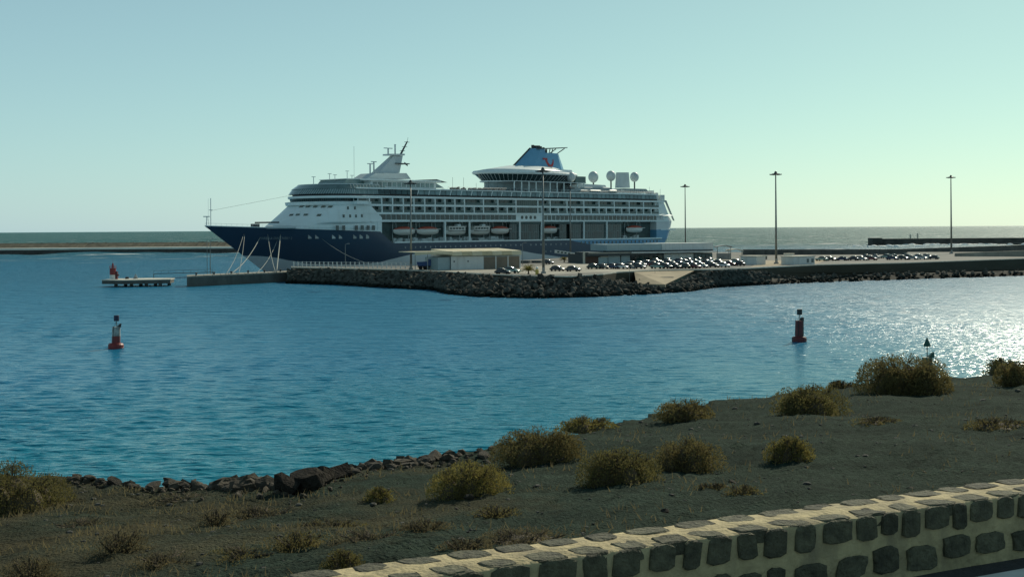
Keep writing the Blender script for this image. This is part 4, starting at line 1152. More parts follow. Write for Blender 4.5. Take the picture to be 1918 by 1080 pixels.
for k in range(12):
    x = 1165 + k * 3.6; s, z = C(x, 353.5, -14.6); b.box(s - 0.1, s + 0.1, -14.9, -14.5, 31.3, 33)
b.build('terrace_mullions', M['grey_white'], ship)
b = B(); b.box(sx(1160), sx(1213), -15.2, 10, 31.1, 31.5); b.build('terrace_edge', M['white'], ship)
b = B()
for (px, py, h) in [(1217, 358, 2.0), (1225, 362, 1.6), (1233, 366, 1.2), (1237, 366, 3.0)]:
    s, z = C(px, py, -10); b.box(s - 0.8, s + 0.8, -12, -8, 28.1, z + 0.2); b.tube((s, -10, z), (s, -10, z + h), 0.09, 4)
b.build('stern_deck_fittings', M['grey_white'], ship)
# stern block: rounded, raked
b = B()
lv = []
for z, se, hw_s in [(10.5, 243.4, 14.2), (14.5, 245.0, 14.6), (18.6, 246.0, 14.9), (21.4, 243.0, 15.0)]:
    lv.append([(220, -15.9, z), (232, -15.9, z), (se - 3.5, -15.6, z), (se - 1, -hw_s, z), (se, -hw_s + 3, z), (se, hw_s - 3, z), (se - 1, hw_s, z), (se - 3.5, 15.6, z), (232, 15.9, z), (220, 15.9, z)])
b = B(); b.rings([[p for p in r if p[0] > 229] + [] for r in lv]); b.build('stern_quarter', M['hull'], ship)
b = B(); b.prism_xz([(232, 21.4), (242.6, 21.4), (238.5, 28.0), (232, 28.0)], -15.0, 15.0); b.build('stern_balconies', M['white'], ship)
b = B(); b.hexa([(238.8, -15.9, 27.6), (239.8, -15.9, 27.9), (239.8, -13, 27.9), (238.8, -13, 27.6), (238.8, -15.9, 28.4), (239.6, -15.9, 28.4), (239.6, -13, 28.4), (238.8, -13, 28.4)])
b.hexa([(245.6, -15.6, 19.2), (246.4, -15.6, 18.8), (246.4, -15.0, 18.8), (245.6, -15.0, 19.2), (239, -15.8, 28.2), (239.9, -15.8, 28.4), (239.9, -15.2, 28.4), (239, -15.2, 28.2)])
b.build('stern_sweep', M['shade'], ship)
b = B(); b.box(sx(1238), 246.5, -15.95, -12, 14.5, 14.9); b.build('stern_gallery_rail', M['white'], ship)
# foredeck gear: crane boom, winch house, bow mast
b = B(); a, c = C(478, 420, -3), C(505, 417, -3)
b.box(a[0] - 1.2, a[0] + 1.2, -4, -2, 15.2, 17.9); b.tube((a[0], -3, 18.3), (c[0] + 4, -3, 18.4), 0.32, 6); b.build('foredeck_crane', M['dark_metal'], ship)
b = B(); a, c = S(495, 424), S(565, 419); b.tube((C(500, 420, -9)[0], -9, 16.6), (C(552, 420, -12)[0], -12.5, 16.6), 0.55, 8); b.build('stowed_gangway', M['grey_white'], ship)
b = B(); s, z = C(395, 421); b.tube((s, 0, z - 1), (s, 0, z + 9.2), 0.13, 5); b.box(s - 0.5, s + 0.5, -0.4, 0.4, z + 5, z + 5.2); b.tube((s - 1.0, 0, z), (s - 1.0, 0, z + 9), 0.04, 4)
s2, z2 = C(387, 421); b.tube((s2, 0, z2 - 1), (s2, 0, z2 + 2.8), 0.2, 6, 0.1); b.box(s2 - 1.0, s2 + 1.0, -0.5, 0.5, z2 + 2.7, z2 + 3.0); b.tube((s2 + 1.2, 0, z2 - 1), (s2 + 0.3, 0, z2 + 2.7), 0.07, 4)
b.build('bow_mast', M['grey_white'], ship)
b = B(); a = C(395, 400); b.tube((a[0], 0, a[1] + 1), (38, 0, 28.5), 0.035, 4); b.build('forestay', M['dark_metal'], ship)

# lifeboats and tenders hanging in the recess (things of their own)
def place_ship(s, t, z): p = SO + SD * s + SN * t; return (p.x, p.y, z)
def boat_hull(L, bm, h):
    b = B(); rows = []
    for k in range(15):
        u = -1 + 2 * k / 14; wv = bm * max(1 - abs(u) ** 2.6, 0.03); x = u * L / 2; kz = h * 0.45 * abs(u) ** 3
        rows.append([(x, -wv, h), (x, -wv * 0.92, h * 0.5 + kz * 0.3), (x * 0.96, -wv * 0.5, kz * 0.7 + 0.1), (x * 0.94, 0, kz * 0.7), (x * 0.96, wv * 0.5, kz * 0.7 + 0.1), (x, wv * 0.92, h * 0.5 + kz * 0.3), (x, wv, h)])
    return b.rings(rows)
def boat_top(L, bm, h0, h1, m=2.6):
    b = B(); rows = []
    for k in range(13):
        u = -1 + 2 * k / 12; wv = bm * max(1 - abs(u) ** 2.6, 0.05); hh = h0 + (h1 - h0) * max(1 - abs(u) ** m, 0.08); x = u * L / 2 * 0.95
        rows.append([(x, -wv, h0), (x, -wv * 0.8, h0 + (hh - h0) * 0.7), (x, 0, hh), (x, wv * 0.8, h0 + (hh - h0) * 0.7), (x, wv, h0)])
    return b.rings(rows)
rz = math.atan2(SD.y, SD.x)
def lifeboat(pxa, pxb, label):
    a, c = sx(pxa), sx(pxb); L = c - a; zb = 13.4
    r = empty('lifeboat', place_ship((a + c) / 2, -14.6, zb), rz)
    tag(r, label, 'lifeboat', 'lifeboats along the ship\'s side')
    boat_hull(L, 1.7, 2.2).build('boat_hull', M['boat_white'], r, smooth=True)
    boat_top(L, 1.66, 2.2, 3.3).build('canopy', M['boat_red'], r, smooth=True)
    b = B(); b.box(-L / 2 + 0.3, L / 2 - 0.3, -1.76, -1.6, 2.08, 2.26); b.build('rubbing_strake', M['boat_white'], r)
    for sg in (-1, 1):
        b = B(); x = sg * L * 0.36; b.tube((x, 0, 2.6), (x, 0.3, 4.9), 0.07, 5); b.tube((x, 0.3, 4.9), (x, 2.4, 4.7), 0.16, 5); b.tube((x, 2.2, 4.7), (x, 2.2, -2.5), 0.16, 5); b.build('davit_arm', M['grey_white'], r)
def tender(pxa, pxb, label):
    a, c = sx(pxa), sx(pxb); L = c - a
    r = empty('tender_boat', place_ship((a + c) / 2, -14.5, 13.2), rz)
    tag(r, label, 'tender', 'tenders along the ship\'s side')
    boat_hull(L, 1.85, 2.0).build('boat_hull', M['boat_white'], r, smooth=True)
    b = B(); b.box(-L * 0.4, L * 0.36, -1.6, 1.6, 2.0, 3.3); b.build('cabin', M['boat_white'], r)
    for k in range(5):
        x = -L * 0.37 + k * L * 0.14; b = B(); b.box(x, x + L * 0.11, -1.66, -1.55, 2.25, 3.0); b.build('cabin_window', M['glass'], r)
    b = B(); b.box(-L * 0.44, L * 0.4, -1.75, 1.75, 3.3, 3.5); b.build('cabin_roof', M['boat_white'], r)
    b = B(); b.box(L * 0.05, L * 0.2, -1.0, 1.0, 3.5, 4.3); b.build('wheelhouse', M['grey_white'], r)
    b = B(); b.box(-L / 2 + 0.8, L / 2 - 0.8, -1.93, -1.7, 1.55, 1.75); b.build('rubbing_strake', M['black'], r)
    for sg in (-1, 1):
        b = B(); x = sg * L * 0.38; b.tube((x, 0, 3.5), (x, 0.3, 5.0), 0.07, 5); b.tube((x, 0.3, 5.0), (x, 2.3, 4.8), 0.16, 5); b.tube((x, 2.1, 4.8), (x, 2.1, -2.3), 0.16, 5); b.build('davit_arm', M['grey_white'], r)
lifeboat(741, 782, 'foremost white lifeboat with orange cover, nearest the ship\'s bow')
lifeboat(785, 826, 'second orange covered lifeboat from the bow, just ahead of the tenders')
tender(837, 877, 'forward one of two white tenders with dark cabin windows')
tender(885, 922, 'aft one of two white tenders, beside the midship lifeboat')
lifeboat(924, 958, 'orange covered lifeboat just aft of the two white tenders')
lifeboat(1020, 1048, 'lone orange covered lifeboat between the tall lounge windows')
lifeboat(1177, 1208, 'aftmost orange covered lifeboat near the ship\'s stern')
# mooring ropes from the bow down to the pier
def rope(p0, p1, r, label, sag=0.02):
    p0, p1 = Vector(p0), Vector(p1); n = 10; L = (p1 - p0).length; b = B()
    P = [p0.lerp(p1, i / n) - Vector((0, 0, sag * L * 4 * (i / n) * (1 - i / n))) for i in range(n + 1)]
    d_ = (p1 - p0).normalized(); a_ = d_.cross(Vector((0, 1, 0.3))).normalized(); c_ = d_.cross(a_)
    b.rings([[q + a_ * (math.cos(k * 1.0472) * r * 0.8) + c_ * (math.sin(k * 1.0472) * r * 0.8) for k in range(6)] for q in P])
    tag(b.build('mooring_rope', M['rope'], smooth=True), label, 'rope', 'bow mooring ropes')
def fair(px, py):
    off = -6.0
    for _ in range(40):
        s, z = C(px, py, off); off = -hb(s, z)
    return place_ship(s, off - 0.1, z)
def pierp(px, py): p = at(px, py, 3.1); return p
rope(fair(458, 438), pierp(447, 512), 0.1, 'foremost mooring rope hanging almost straight down from the bow')
rope(fair(456, 438), pierp(423, 513), 0.09, 'mooring rope slanting forward and left from the bow to the pier')
rope(fair(487, 444), pierp(432, 512.5), 0.14, 'thick diagonal mooring rope crossing under the bow')
rope(fair(501, 439), pierp(516, 509.5), 0.13, 'mooring rope slanting right behind the ship\'s name')
rope(fair(519, 450), pierp(480, 511), 0.1, 'thin mooring rope slanting left below the ship\'s name')
rope(fair(525, 439), pierp(518, 509), 0.2, 'thickest pale mooring rope, nearly vertical, aft of the others', 0.004)
rope(fair(602, 447), pierp(709, 505.5) + Vector((0, 0, 1.2)), 0.07, 'long thin spring line running aft along the navy hull')

# ================================================================== LIGHT MASTS AND FENCE
def light_mast(px, py, top_py, label, z=PZ, r=0.32, heads=6, ring=2.0):
    p = at(px, py, z); t = deep(px, top_py, p.y); H_ = t.z - z
    o = empty('light_mast', (p.x, p.y, z)); tag(o, label, 'light mast', 'tall light masts on the mole')
    b = B(); b.tube((0, 0, 0), (0, 0, H_), r, 12, r * 0.45); b.build('pole', M['pole'], o, smooth=True)
    b = B(); b.box(-0.6, 0.6, -0.6, 0.6, 0, 0.5); b.box(-0.35, 0.35, -0.42, -0.3, 0.5, 1.6); b.build('footing', M['roof_grey'], o)
    b = B(); b.lathe([(ring * 0.55, -0.12), (ring * 0.6, 0.1), (ring * 0.25, 0.25), (0.3, 0.8), (0.05, 0.95)], 16, (0, 0, H_)); b.build('crown_ring', M['dark_metal'], o)
    fm = B(); fm.hexa([(-0.35, 0, -0.25), (0.35, 0, -0.25), (0.35, 0.75, -0.12), (-0.35, 0.75, -0.12), (-0.35, 0, 0.1), (0.35, 0, 0.1), (0.35, 0.75, 0.12), (-0.35, 0.75, 0.12)]); me = fm.mesh('floodlight', M['dark_metal'])
    for k in range(heads):
        a = k * 2 * math.pi / heads + 0.3
        link('floodlight', me, o, (math.sin(-a) * ring * 0.55, math.cos(a) * ring * 0.55, H_ - 0.1), (0, 0, a))
    return o
light_mast(770, 504.5, 343, 'light mast standing beside the blue truck in front of the ship')
light_mast(1018, 512, 320, 'light mast in front of the ship\'s funnel at the boulder edge', r=0.36)
light_mast(1068.5, 484, 352, 'light mast close to the ship between shed and terminal')
light_mast(1284, 479, 349, 'light mast behind the terminal roof just right of the stern')
light_mast(1454, 494, 326, 'tall light mast between the two small white kiosks', r=0.38)
light_mast(1782, 475, 332, 'rightmost tall light mast beyond the far parked cars', r=0.4)
def lamp(px, py, top_py, label, z=PZ, r=0.1, two=False):
    p = at(px, py, z); H_ = deep(px, top_py, p.y).z - z
    o = empty('lamp_post', (p.x, p.y, z)); tag(o, label, 'lamp post', 'small lamp posts on the quay')
    b = B(); b.tube((0, 0, 0), (0, 0, H_), r, 8, r * 0.6); b.build('post', M['pole'], o)
    b = B(); b.tube((0, 0, H_ - 0.1), (0.9, 0, H_ + 0.15), r * 0.6, 6); b.box(0.6, 1.3, -0.15, 0.15, H_ + 0.08, H_ + 0.22); b.build('lamp_arm', M['roof_grey'], o)
    if two:
        b = B(); b.tube((-0.9, 0, 0), (-0.9, 0, H_ * 0.98), r * 0.6, 6); b.build('stay_post', M['pole'], o)
lamp(647, 502, 457, 'short lamp post on the fenced quay below the navy hull')
lamp(979, 495, 455, 'short lamp post just right of the long shed')
lamp(1179, 530, 503, 'thin short post at the slipway left edge', z=1.9, r=0.05)
lamp(1227, 520, 487, 'thin short post standing on the sandy slipway', z=2.7, r=0.05)
lamp(394, 513, 448, 'slim pale double post standing on the finger pier', z=3.0, r=0.12, two=True)
# quay fence under the bow
fa, fb_ = at(550, 500.6, PZ), at(768, 502.8, PZ)
fn = empty('quay_fence', fa); tag(fn, 'pale metal post fence along the quay below the navy hull', 'fence')
pm2 = B(); pm2.box(-0.13, 0.13, -0.13, 0.13, 0, 1.8); pmm = pm2.mesh('fence_post', M['grey_white'])
NP = 27
for i in range(NP):
    q = fa.lerp(fb_, i / (NP - 1)); rel(link('fence_post', pmm, None, q), fn)
for h in (0.35, 1.0, 1.65):
    b = B(); b.tube(fa + Vector((0, 0, h)), fb_ + Vector((0, 0, h)), 0.06, 4); rel(b.build('fence_rail', M['grey_white']), fn)

# ================================================================== BUILDINGS ON THE MOLE
class Frame:
    """local frame along a building front"""
    def __init__(s, a, c, z=PZ):
        s.a = a; d = Vector((c.x - a.x, c.y - a.y)); s.L = d.length; s.rz = math.atan2(d.y, d.x); s.z = z
    def root(s, name): return empty(name, (s.a.x, s.a.y, s.z), s.rz)
F1 = Frame(at(845, 505.3, PZ), at(975, 502.2, PZ)); L1 = F1.L; u = L1 / 130.0
shed = F1.root('quay_shed')
tag(shed, 'low white shed with cream canopy and brown doors beside the blue truck', 'shed')
Hs = 3.7
b = B(); b.box(0.1, L1 - 0.1, 0.1, 14, 0, Hs); b.build('core', M['shade'], shed)
n = 5
for k in range(n):
    x0, x1 = 60 * u * k / n, 60 * u * (k + 1) / n - 0.03
    b = B(); b.box(x0, x1, 0, 0.12, 0.02, Hs); b.build('wall_panel', M['shed_white'], shed)
for k in range(3):
    x0 = (61 + 23 * k) * u; b = B(); b.box(x0, x0 + 21 * u, 0.05, 0.15, 0.02, Hs - 0.35); b.build('roller_door', M['shed_brown'], shed)
    b = B(); b.box(x0 + 21 * u, x0 + 23 * u, -0.05, 0.2, 0.02, Hs); b.build('door_pillar', M['shed_white'], shed)
b = B(); b.box(-22 * u, -0.02, 0.6, 9, 0.02, Hs - 0.2); b.build('side_bay', M['shed_blue'], shed)
for k, x in enumerate((4.5, 30)):
    b = B(); b.box(x * u, x * u + 0.35, -0.1, 0.02, 2.1, 2.5); b.build('wall_lamp', M['dark_metal'], shed)
# cream canopy, sagging fascia on the left and ribbed roof edge on the right
b = B(); top_ = []; bot = []
for i in range(25):
    f = i / 24; x = (-67 + 67 * f) * u; top_.append((x, 5.15)); bot.append((x, 4.15 + 0.3 * math.sin(math.pi * f) ** 0.8))
b.prism_xz(bot + top_[::-1], -0.9, -0.75); b.build('canopy_fascia', M['canopy'], shed)
b = B(); b.box(-67 * u, 0, -0.75, 10, 4.9, 5.1); b.build('canopy_roof', M['canopy'], shed)
for i in range(7):
    x0 = 130 * u * i / 7
    b = B(); b.hexa([(x0, -0.8, 3.85), (x0 + 130 * u / 7 - 0.05, -0.8, 3.85), (x0 + 130 * u / 7 - 0.05, 13, 3.85), (x0, 13, 3.85), (x0, -0.5, 5.0), (x0 + 130 * u / 7 - 0.05, -0.5, 5.0 + 0.06), (x0 + 130 * u / 7 - 0.05, 13, 5.6), (x0, 13, 5.6)]); b.build('roof_panel', M['canopy_old'] if i % 2 else M['canopy'], shed)
for x in (-66, -44):
    b = B(); b.tube((x * u, -0.6, 0), (x * u, -0.6, 4.9), 0.12, 6); b.build('canopy_post', M['roof_grey'], shed)

F2 = Frame(at(1096, 493.5, PZ), at(1336, 489.5, PZ)); L2 = F2.L; u2 = L2 / 240.0
ter = F2.root('passenger_terminal')
tag(ter, 'long passenger terminal with pale blue upper storey and white roof edge, behind parked cars', 'terminal building')
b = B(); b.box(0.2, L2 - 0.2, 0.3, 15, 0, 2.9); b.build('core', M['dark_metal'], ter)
def part(name, x0, x1, y0, y1, z0, z1, m): b = B(); b.box(x0 * u2, x1 * u2, y0, y1, z0 * 0.83, z1 * 0.83); return b.build(name, m, ter)
part('brown_wall', 0, 24, 0, 0.3, 0.02, 2.5, M['brick'])
part('green_door', 24.3, 41, 0.05, 0.3, 0.02, 2.4, M['shed_blue'])
part('door_canopy', 27, 41, -0.8, 0.3, 2.45, 2.7, M['kerb'])
part('wall_panel', 42, 64, 0, 0.3, 0.02, 2.8, M['shed_blue'])
part('wall_panel', 66, 82, 0, 0.3, 0.02, 2.8, M['shed_blue'])
for k in range(7): part('glass_door', 84 + k * 8.5, 91.5 + k * 8.5, 0.05, 0.3, 0.02, 2.7, M['glass'])
for k in range(4): part('white_panel', 146 + k * 14, 159.6 + k * 14, -0.05, 0.3, 0.4, 3.3, M['shed_white'])
for k in range(5): part('bay_opening', 204 + k * 7.2, 210 + k * 7.2, 0.1, 0.3, 0.02, 3.0, M['glass'])
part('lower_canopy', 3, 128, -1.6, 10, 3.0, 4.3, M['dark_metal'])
part('canopy_edge', 3, 84, -1.8, -1.55, 3.9, 4.15, M['kerb'])
part('roof_edge', 80, 240, -2.6, 1.0, 3.75, 4.25, M['shed_white'])
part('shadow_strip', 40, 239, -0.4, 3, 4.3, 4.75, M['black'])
for k in range(5): part('upper_panel', 41 + k * 20.2, 61 + k * 20.2, 0.2, 14, 4.75, 7.2, M['shed_blue'])
for k in range(5): part('upper_panel', 142 + k * 19.6, 161.4 + k * 19.6, 0.0, 14, 4.4, 7.4, M['shed_white'])
part('parapet_rail', 41, 141, 0.0, 0.3, 7.25, 7.45, M['white'])
for k in range(2): part('dark_pier', 172 + k * 23, 178 + k * 23, -0.6, 0.2, 0.02, 0.6, M['black'])
part('gutter_post', -4, -1, -0.5, 0, 0.02, 4.6, M['kerb'])
# dark clutter of a conveyor and vans at the terminal end
def kiosk(pa_, pb2, top, label, wins, name='kiosk', m='shed_white', depth=5):
    Fk = Frame(at(*pa_, PZ), at(*pb2, PZ)); r = Fk.root(name); tag(r, label, 'kiosk')
    Hk = deep(pa_[0], top, Fk.a.y).z - PZ
    b = B(); b.box(0, Fk.L, 0, depth, 0, Hk); b.build('wall', M[m], r)
    b = B(); b.box(-0.25, Fk.L + 0.25, -0.25, depth + 0.25, Hk, Hk + 0.22); b.build('flat_roof', M['kerb'], r)
    for f0, f1, z0, z1 in wins:
        b = B(); b.box(Fk.L * f0, Fk.L * f1, -0.06, 0.05, Hk * z0, Hk * z1); b.build('window', M['glass'], r)
    return r
kiosk((1387, 495.5), (1417, 496), 480, 'plain boxy white cabin right of the terminal near the boulders', [(0.1, 0.18, 0.3, 0.6)], 'cabin')
kiosk((1469, 493.8), (1486, 493.8), 476, 'narrow white guard booth with dark window left of low kiosk', [(0.2, 0.75, 0.3, 0.85)], 'guard_booth', depth=3)
kiosk((1486.5, 496), (1526, 494.8), 481, 'low white kiosk with two small windows beside the tall light mast', [(0.62, 0.72, 0.25, 0.75), (0.84, 0.95, 0.25, 0.75)], 'kiosk')
def container(px0, px1, py, top, m, label, name='storage_container', depth=3):
    Fk = Frame(at(px0, py, PZ), at(px1, py, PZ)); r = Fk.root(name); Hk = deep(px0, top, Fk.a.y).z - PZ
    tag(r, label, 'container')
    b = B(); b.box(0, Fk.L, 0, depth, 0.1, Hk); b.build('box', M[m], r)
    nr = max(4, int(Fk.L / 0.5)); 
    for k in range(nr):
        b = B(); x = Fk.L * (k + 0.3) / nr; b.box(x, x + Fk.L / nr * 0.4, -0.06, 0.02, 0.2, Hk - 0.1); b.build('corrugation', M[m], r)
container(1420, 1436, 486, 478, 'dark_metal', 'small dark grey container standing beyond the plain white cabin')
container(1342, 1368, 486, 474, 'roof_grey', 'grey container just right of the terminal end wall')
container(974, 990, 493, 488, 'dark_metal', 'long dark crate beside the shed\'s right end')
container(995, 1013, 492.5, 488, 'dark_metal', 'long dark crate left of the light mast before the funnel')
# curved canopies at the terminal end
for k, (x0, y0, x1, y1, lab) in enumerate([(1342, 462, 1372, 461, 'upper curved canopy roof right of the terminal'), (1364, 469, 1393, 468, 'lower pale curved canopy roof right of the terminal')]):
    P0, P1 = deep(x0, y0, 430), deep(x1, y1, 430)
    r = empty('canopy_roof', (P0.x, P0.y, PZ)); tag(r, lab, 'canopy')
    b = B(); n = 8; w_ = P1.x - P0.x
    up = [(w_ * i / n, P0.z - PZ + 0.5 * math.sin(math.pi * i / n)) for i in range(n + 1)]
    b.prism_xz(up + [(x, z - 0.25) for x, z in up[::-1]], 0, 6); b.build('roof_sheet', M['roof_grey'] if k == 0 else M['kerb'], r)
    for f in (0.08, 0.92):
        b = B(); b.tube((w_ * f, 1, 0), (w_ * f, 1, P0.z - PZ + 0.1), 0.12, 6); b.build('post', M['pole'], r)
# sea wall at the back of the mole
def wall_line(name, pts, label, m='concrete', th=1.2, z0=PZ, kind=None):
    r = empty(name, pts[0]); tag(r, label, 'sea wall')
    for i in range(len(pts) - 1):
        a, c = pts[i], pts[i + 1]; n = 8
        for k in range(n):
            p, q = a.lerp(c, k / n), a.lerp(c, (k + 1) / n - 0.002)
            b = B(); b.hexa([(p.x, p.y, z0 - 0.5), (q.x, q.y, z0 - 0.5), (q.x, q.y + th, z0 - 0.5), (p.x, p.y + th, z0 - 0.5), (p.x, p.y, p.z), (q.x, q.y, q.z), (q.x, q.y + th, q.z), (p.x, p.y + th, p.z)])
            rel(b.build('wall_segment', M[m]), r)
wall_line('sea_wall', [deep(1392, 467, 520), deep(1560, 467, 516), deep(1700, 466.5, 512)], 'long grey sea wall behind the kiosks and right hand light masts', 'pier')
wall_line('outer_sea_wall', [deep(1662, 467, 560), deep(1760, 464, 555), deep(1920, 458.5, 545), deep(2060, 453, 535)], 'higher grey sea wall rising to the right picture edge', 'pier', z0=0)
wall_line('parapet_wall', [deep(1790, 474, 470), deep(1920, 469, 462), deep(2060, 463, 455)], 'low pale topped parapet behind the car park at right edge', 'concrete')

# ================================================================== VEHICLES
paints = {}
for nm, c in dict(black=(0.012, 0.012, 0.014), dark_grey=(0.05, 0.055, 0.06), dark_blue=(0.015, 0.03, 0.09), silver=(0.42, 0.43, 0.43), white=(0.7, 0.7, 0.68), dark_green=(0.015, 0.045, 0.035), dark_red=(0.14, 0.012, 0.012), pale_green=(0.3, 0.42, 0.36)).items():
    paints[nm] = mat(nm + '_car_paint', c, 0.28, 0.0, var=0.03, scale=2, coat=1.0)
M['car_glass'] = mat('car_window_glass', (0.015, 0.02, 0.022), 0.15, spec=1.0)
def car_meshes():
    prof = [(-2.05, 0.32), (-2.1, 0.62), (-1.98, 0.86), (-1.2, 0.95), (0.5, 0.95), (1.2, 0.9), (1.95, 0.72), (2.08, 0.5), (2.0, 0.28)]
    rows = []
    for k in range(7):
        t = -1 + 2 * k / 6; sh = 1 - 0.05 * t * t; y = 0.86 * t
        zz = 1 - 0.10 * abs(t) ** 3
        rows.append([(x * sh, y, 0.28 + (z - 0.28) * zz) for x, z in prof])
    body = B(); body.rings(rows)
    cab = [(-1.75, 0.9), (-1.35, 1.38), (-0.9, 1.47), (0.0, 1.48), (0.35, 1.40), (1.1, 0.9)]
    gl = B(); rows = []
    for k in range(7):
        t = -1 + 2 * k / 6; rows.append([(x * (1 - 0.06 * t * t), t * (0.78 - 0.16 * (z - 0.9) / 0.58), z - 0.03 * t * t) for x, z in cab])
    gl.rings(rows)
    rf = B(); rows = []
    for k in range(7):
        t = -1 + 2 * k / 6; rows.append([(x, t * 0.62, z - 0.05 * t * t) for x, z in [(-1.3, 1.41), (-0.85, 1.5), (0.0, 1.51), (0.35, 1.43), (0.3, 1.38), (-1.2, 1.36)]])
    rf.rings(rows)
    wh = B(); wh.rings([[(0.31 * math.cos(a), yv, 0.31 * math.sin(a)) for a in [i * math.pi / 6 for i in range(12)]] for yv in (-0.1, 0.1)])
    return body, gl, rf, wh
cbody, cgl, crf, cwh = car_meshes()
def smoothm(b, n, m):
    me = b.mesh(n, m, True); return me
c_body = {k: smoothm(cbody, 'body', v) for k, v in paints.items()}
c_roof = {k: smoothm(crf, 'roof', v) for k, v in paints.items()}
c_gl = smoothm(cgl, 'windows', M['car_glass']); c_wh = cwh.mesh('wheel', M['tyre'])
c_hl = B(); c_hl.box(-0.06, 0.04, -0.2, 0.2, -0.08, 0.08); c_hl = c_hl.mesh('headlight', M['glass_light'])
car_n = 0
def car(P, rz, colour, label, group, s=1.0, parts=True):
    global car_n
    o = empty('parked_car', P, rz); o.scale = (s, s, s)
    tag(o, label, 'car', group)
    link('body', c_body[colour], o); link('windows', c_gl, o); link('roof', c_roof[colour], o)
    for x in (-1.3, 1.3):
        for y in (-0.78, 0.78): link('wheel', c_wh, o, (x, y, 0.31))
    for y in (-0.6, 0.6): link('headlight', c_hl, o, (1.98, y, 0.62))
    car_n += 1
g = random.Random(21)
cols = ['black', 'dark_grey', 'dark_grey', 'dark_blue', 'silver', 'white', 'black', 'dark_green', 'silver', 'dark_red', 'pale_green', 'dark_blue']
def car_row(a, c, n, where, group, gap=0.0, jit=0.5, z=PZ):
    A_, C_ = at(*a, z), at(*c, z)
    for i in range(n):
        if g.random() < 0.1: continue
        f = (i + g.uniform(-0.12, 0.12)) / max(n - 1, 1)
        P = A_.lerp(C_, f); P.y += g.uniform(-jit, jit)
        k = g.choice(cols)
        car(P, R(-44 + g.uniform(-9, 9) + (180 if g.random() < 0.35 else 0)), k, f"{k.replace('_', ' ')} car, {ORD[i]} from the left in the {where}", group, g.uniform(0.95, 1.08))
GP = 'cars parked in the main car park on the mole'
car_row((1112, 503.5), (1300, 502.5), 12, "main car park's front row", GP)
car_row((1180, 499), (1385, 497.5), 12, "main car park's second row", GP)
car_row((1210, 495.5), (1380, 494), 10, "main car park's third row", GP)
car_row((1228, 492.3), (1330, 491.2), 6, "main car park's back row", GP)
car_row((1316, 501), (1392, 499.5), 5, "short row above the dark boulders", GP)
GP2 = 'cars parked along the sea wall at the right'
car_row((1538, 488.5), (1765, 485.2), 13, "front row by the right sea wall", GP2)
car_row((1600, 484.5), (1735, 482.5), 8, "back row by the right sea wall", GP2)
car(at(958, 511.3, PZ), R(-28), 'pale_green', 'large pale hatchback parked alone in front of the shed\'s brown doors', 'single cars near the shed', 1.12)
car(at(942, 513, PZ), R(-20), 'black', 'dark car half hidden behind the pale hatchback near the shed', 'single cars near the shed')
car(at(1044, 507.5, PZ), R(-40), 'black', 'black car parked alone right of the light mast before the funnel', 'single cars near the shed')
car(at(1074, 508, PZ), R(-30), 'dark_grey', 'dark grey car left of the front row of the main car park', 'single cars near the shed')
car(at(1026, 494.5, PZ), R(-44), 'black', 'lone dark car parked close to the white lower hull', 'single cars near the shed')
# blue dump truck
Pt = at(781, 505.3, PZ); tr = empty('dump_truck', Pt, R(8)); tag(tr, 'blue dump truck with white cab parked under the cream canopy', 'truck')
Lt = deep(824, 505, Pt.y).x - Pt.x
b = B(); b.box(0.3, Lt - 0.4, 0.2, 2.4, 0.75, 1.05); b.build('chassis', M['black'], tr)
b = B(); b.prism_xz([(0.1, 1.6), (0.4, 1.1), (Lt * 0.62, 1.1), (Lt * 0.7, 2.0), (Lt * 0.7, 2.35), (0.1, 2.2)], 0, 2.5); b.build('tipper_body', M['truck_blue'], tr)
b = B(); b.prism_xz([(Lt * 0.5, 2.3), (Lt * 0.7, 2.3), (Lt * 0.76, 3.6), (Lt * 0.7, 3.5), (Lt * 0.66, 3.0), (Lt * 0.5, 2.9)], 0.1, 2.4); b.build('headboard', M['truck_blue'], tr)
b = B(); b.prism_xz([(Lt * 0.74, 1.0), (Lt * 0.99, 1.0), (Lt * 0.99, 2.0), (Lt * 0.93, 2.95), (Lt * 0.74, 3.0)], 0.1, 2.4); cab = b.build('cab', M['boat_white'], tr)
b = B(); b.box(Lt * 0.82, Lt * 0.94, 0.05, 0.12, 1.95, 2.7); b.build('cab_window', M['glass'], cab)
wm = B(); wm.rings([[(0.5 * math.cos(i * math.pi / 7), y, 0.5 * math.sin(i * math.pi / 7)) for i in range(14)] for y in (-0.18, 0.18)]); wmm = wm.mesh('wheel', M['tyre'])
for x in (1.1, 2.3, Lt * 0.86):
    for y in (0.3, 2.3): link('wheel', wmm, tr, (x, y, 0.5))
# boarding-bridge vehicle beside the hull
P = at(1064, 487.5, PZ); vb = empty('gangway_truck', P, R(5)); tag(vb, 'pale boarding gangway truck between light mast and terminal', 'gangway')
Lg = deep(1094, 487, P.y).x - P.x
b = B(); b.box(0.3, Lg, 0, 2.4, 0.6, 1.3); b.build('chassis', M['dark_metal'], vb)
b = B(); b.hexa([(-4.5, 0.3, 2.6), (Lg * 0.9, 0.3, 1.4), (Lg * 0.9, 2.1, 1.4), (-4.5, 2.1, 2.6), (-4.5, 0.3, 3.7), (Lg * 0.9, 0.3, 2.3), (Lg * 0.9, 2.1, 2.3), (-4.5, 2.1, 3.7)]); b.build('covered_ramp', M['boat_white'], vb)
for k in range(6):
    x = -3.8 + k * (Lg + 2) / 6; b = B(); z = 2.75 - 0.2 * k; b.box(x, x + 0.8, 0.24, 0.31, z, z + 0.5); b.build('ramp_window', M['glass'], vb)
b = B(); b.box(Lg * 0.8, Lg, 0.1, 2.3, 1.3, 2.6); b.build('cab', M['boat_white'], vb)
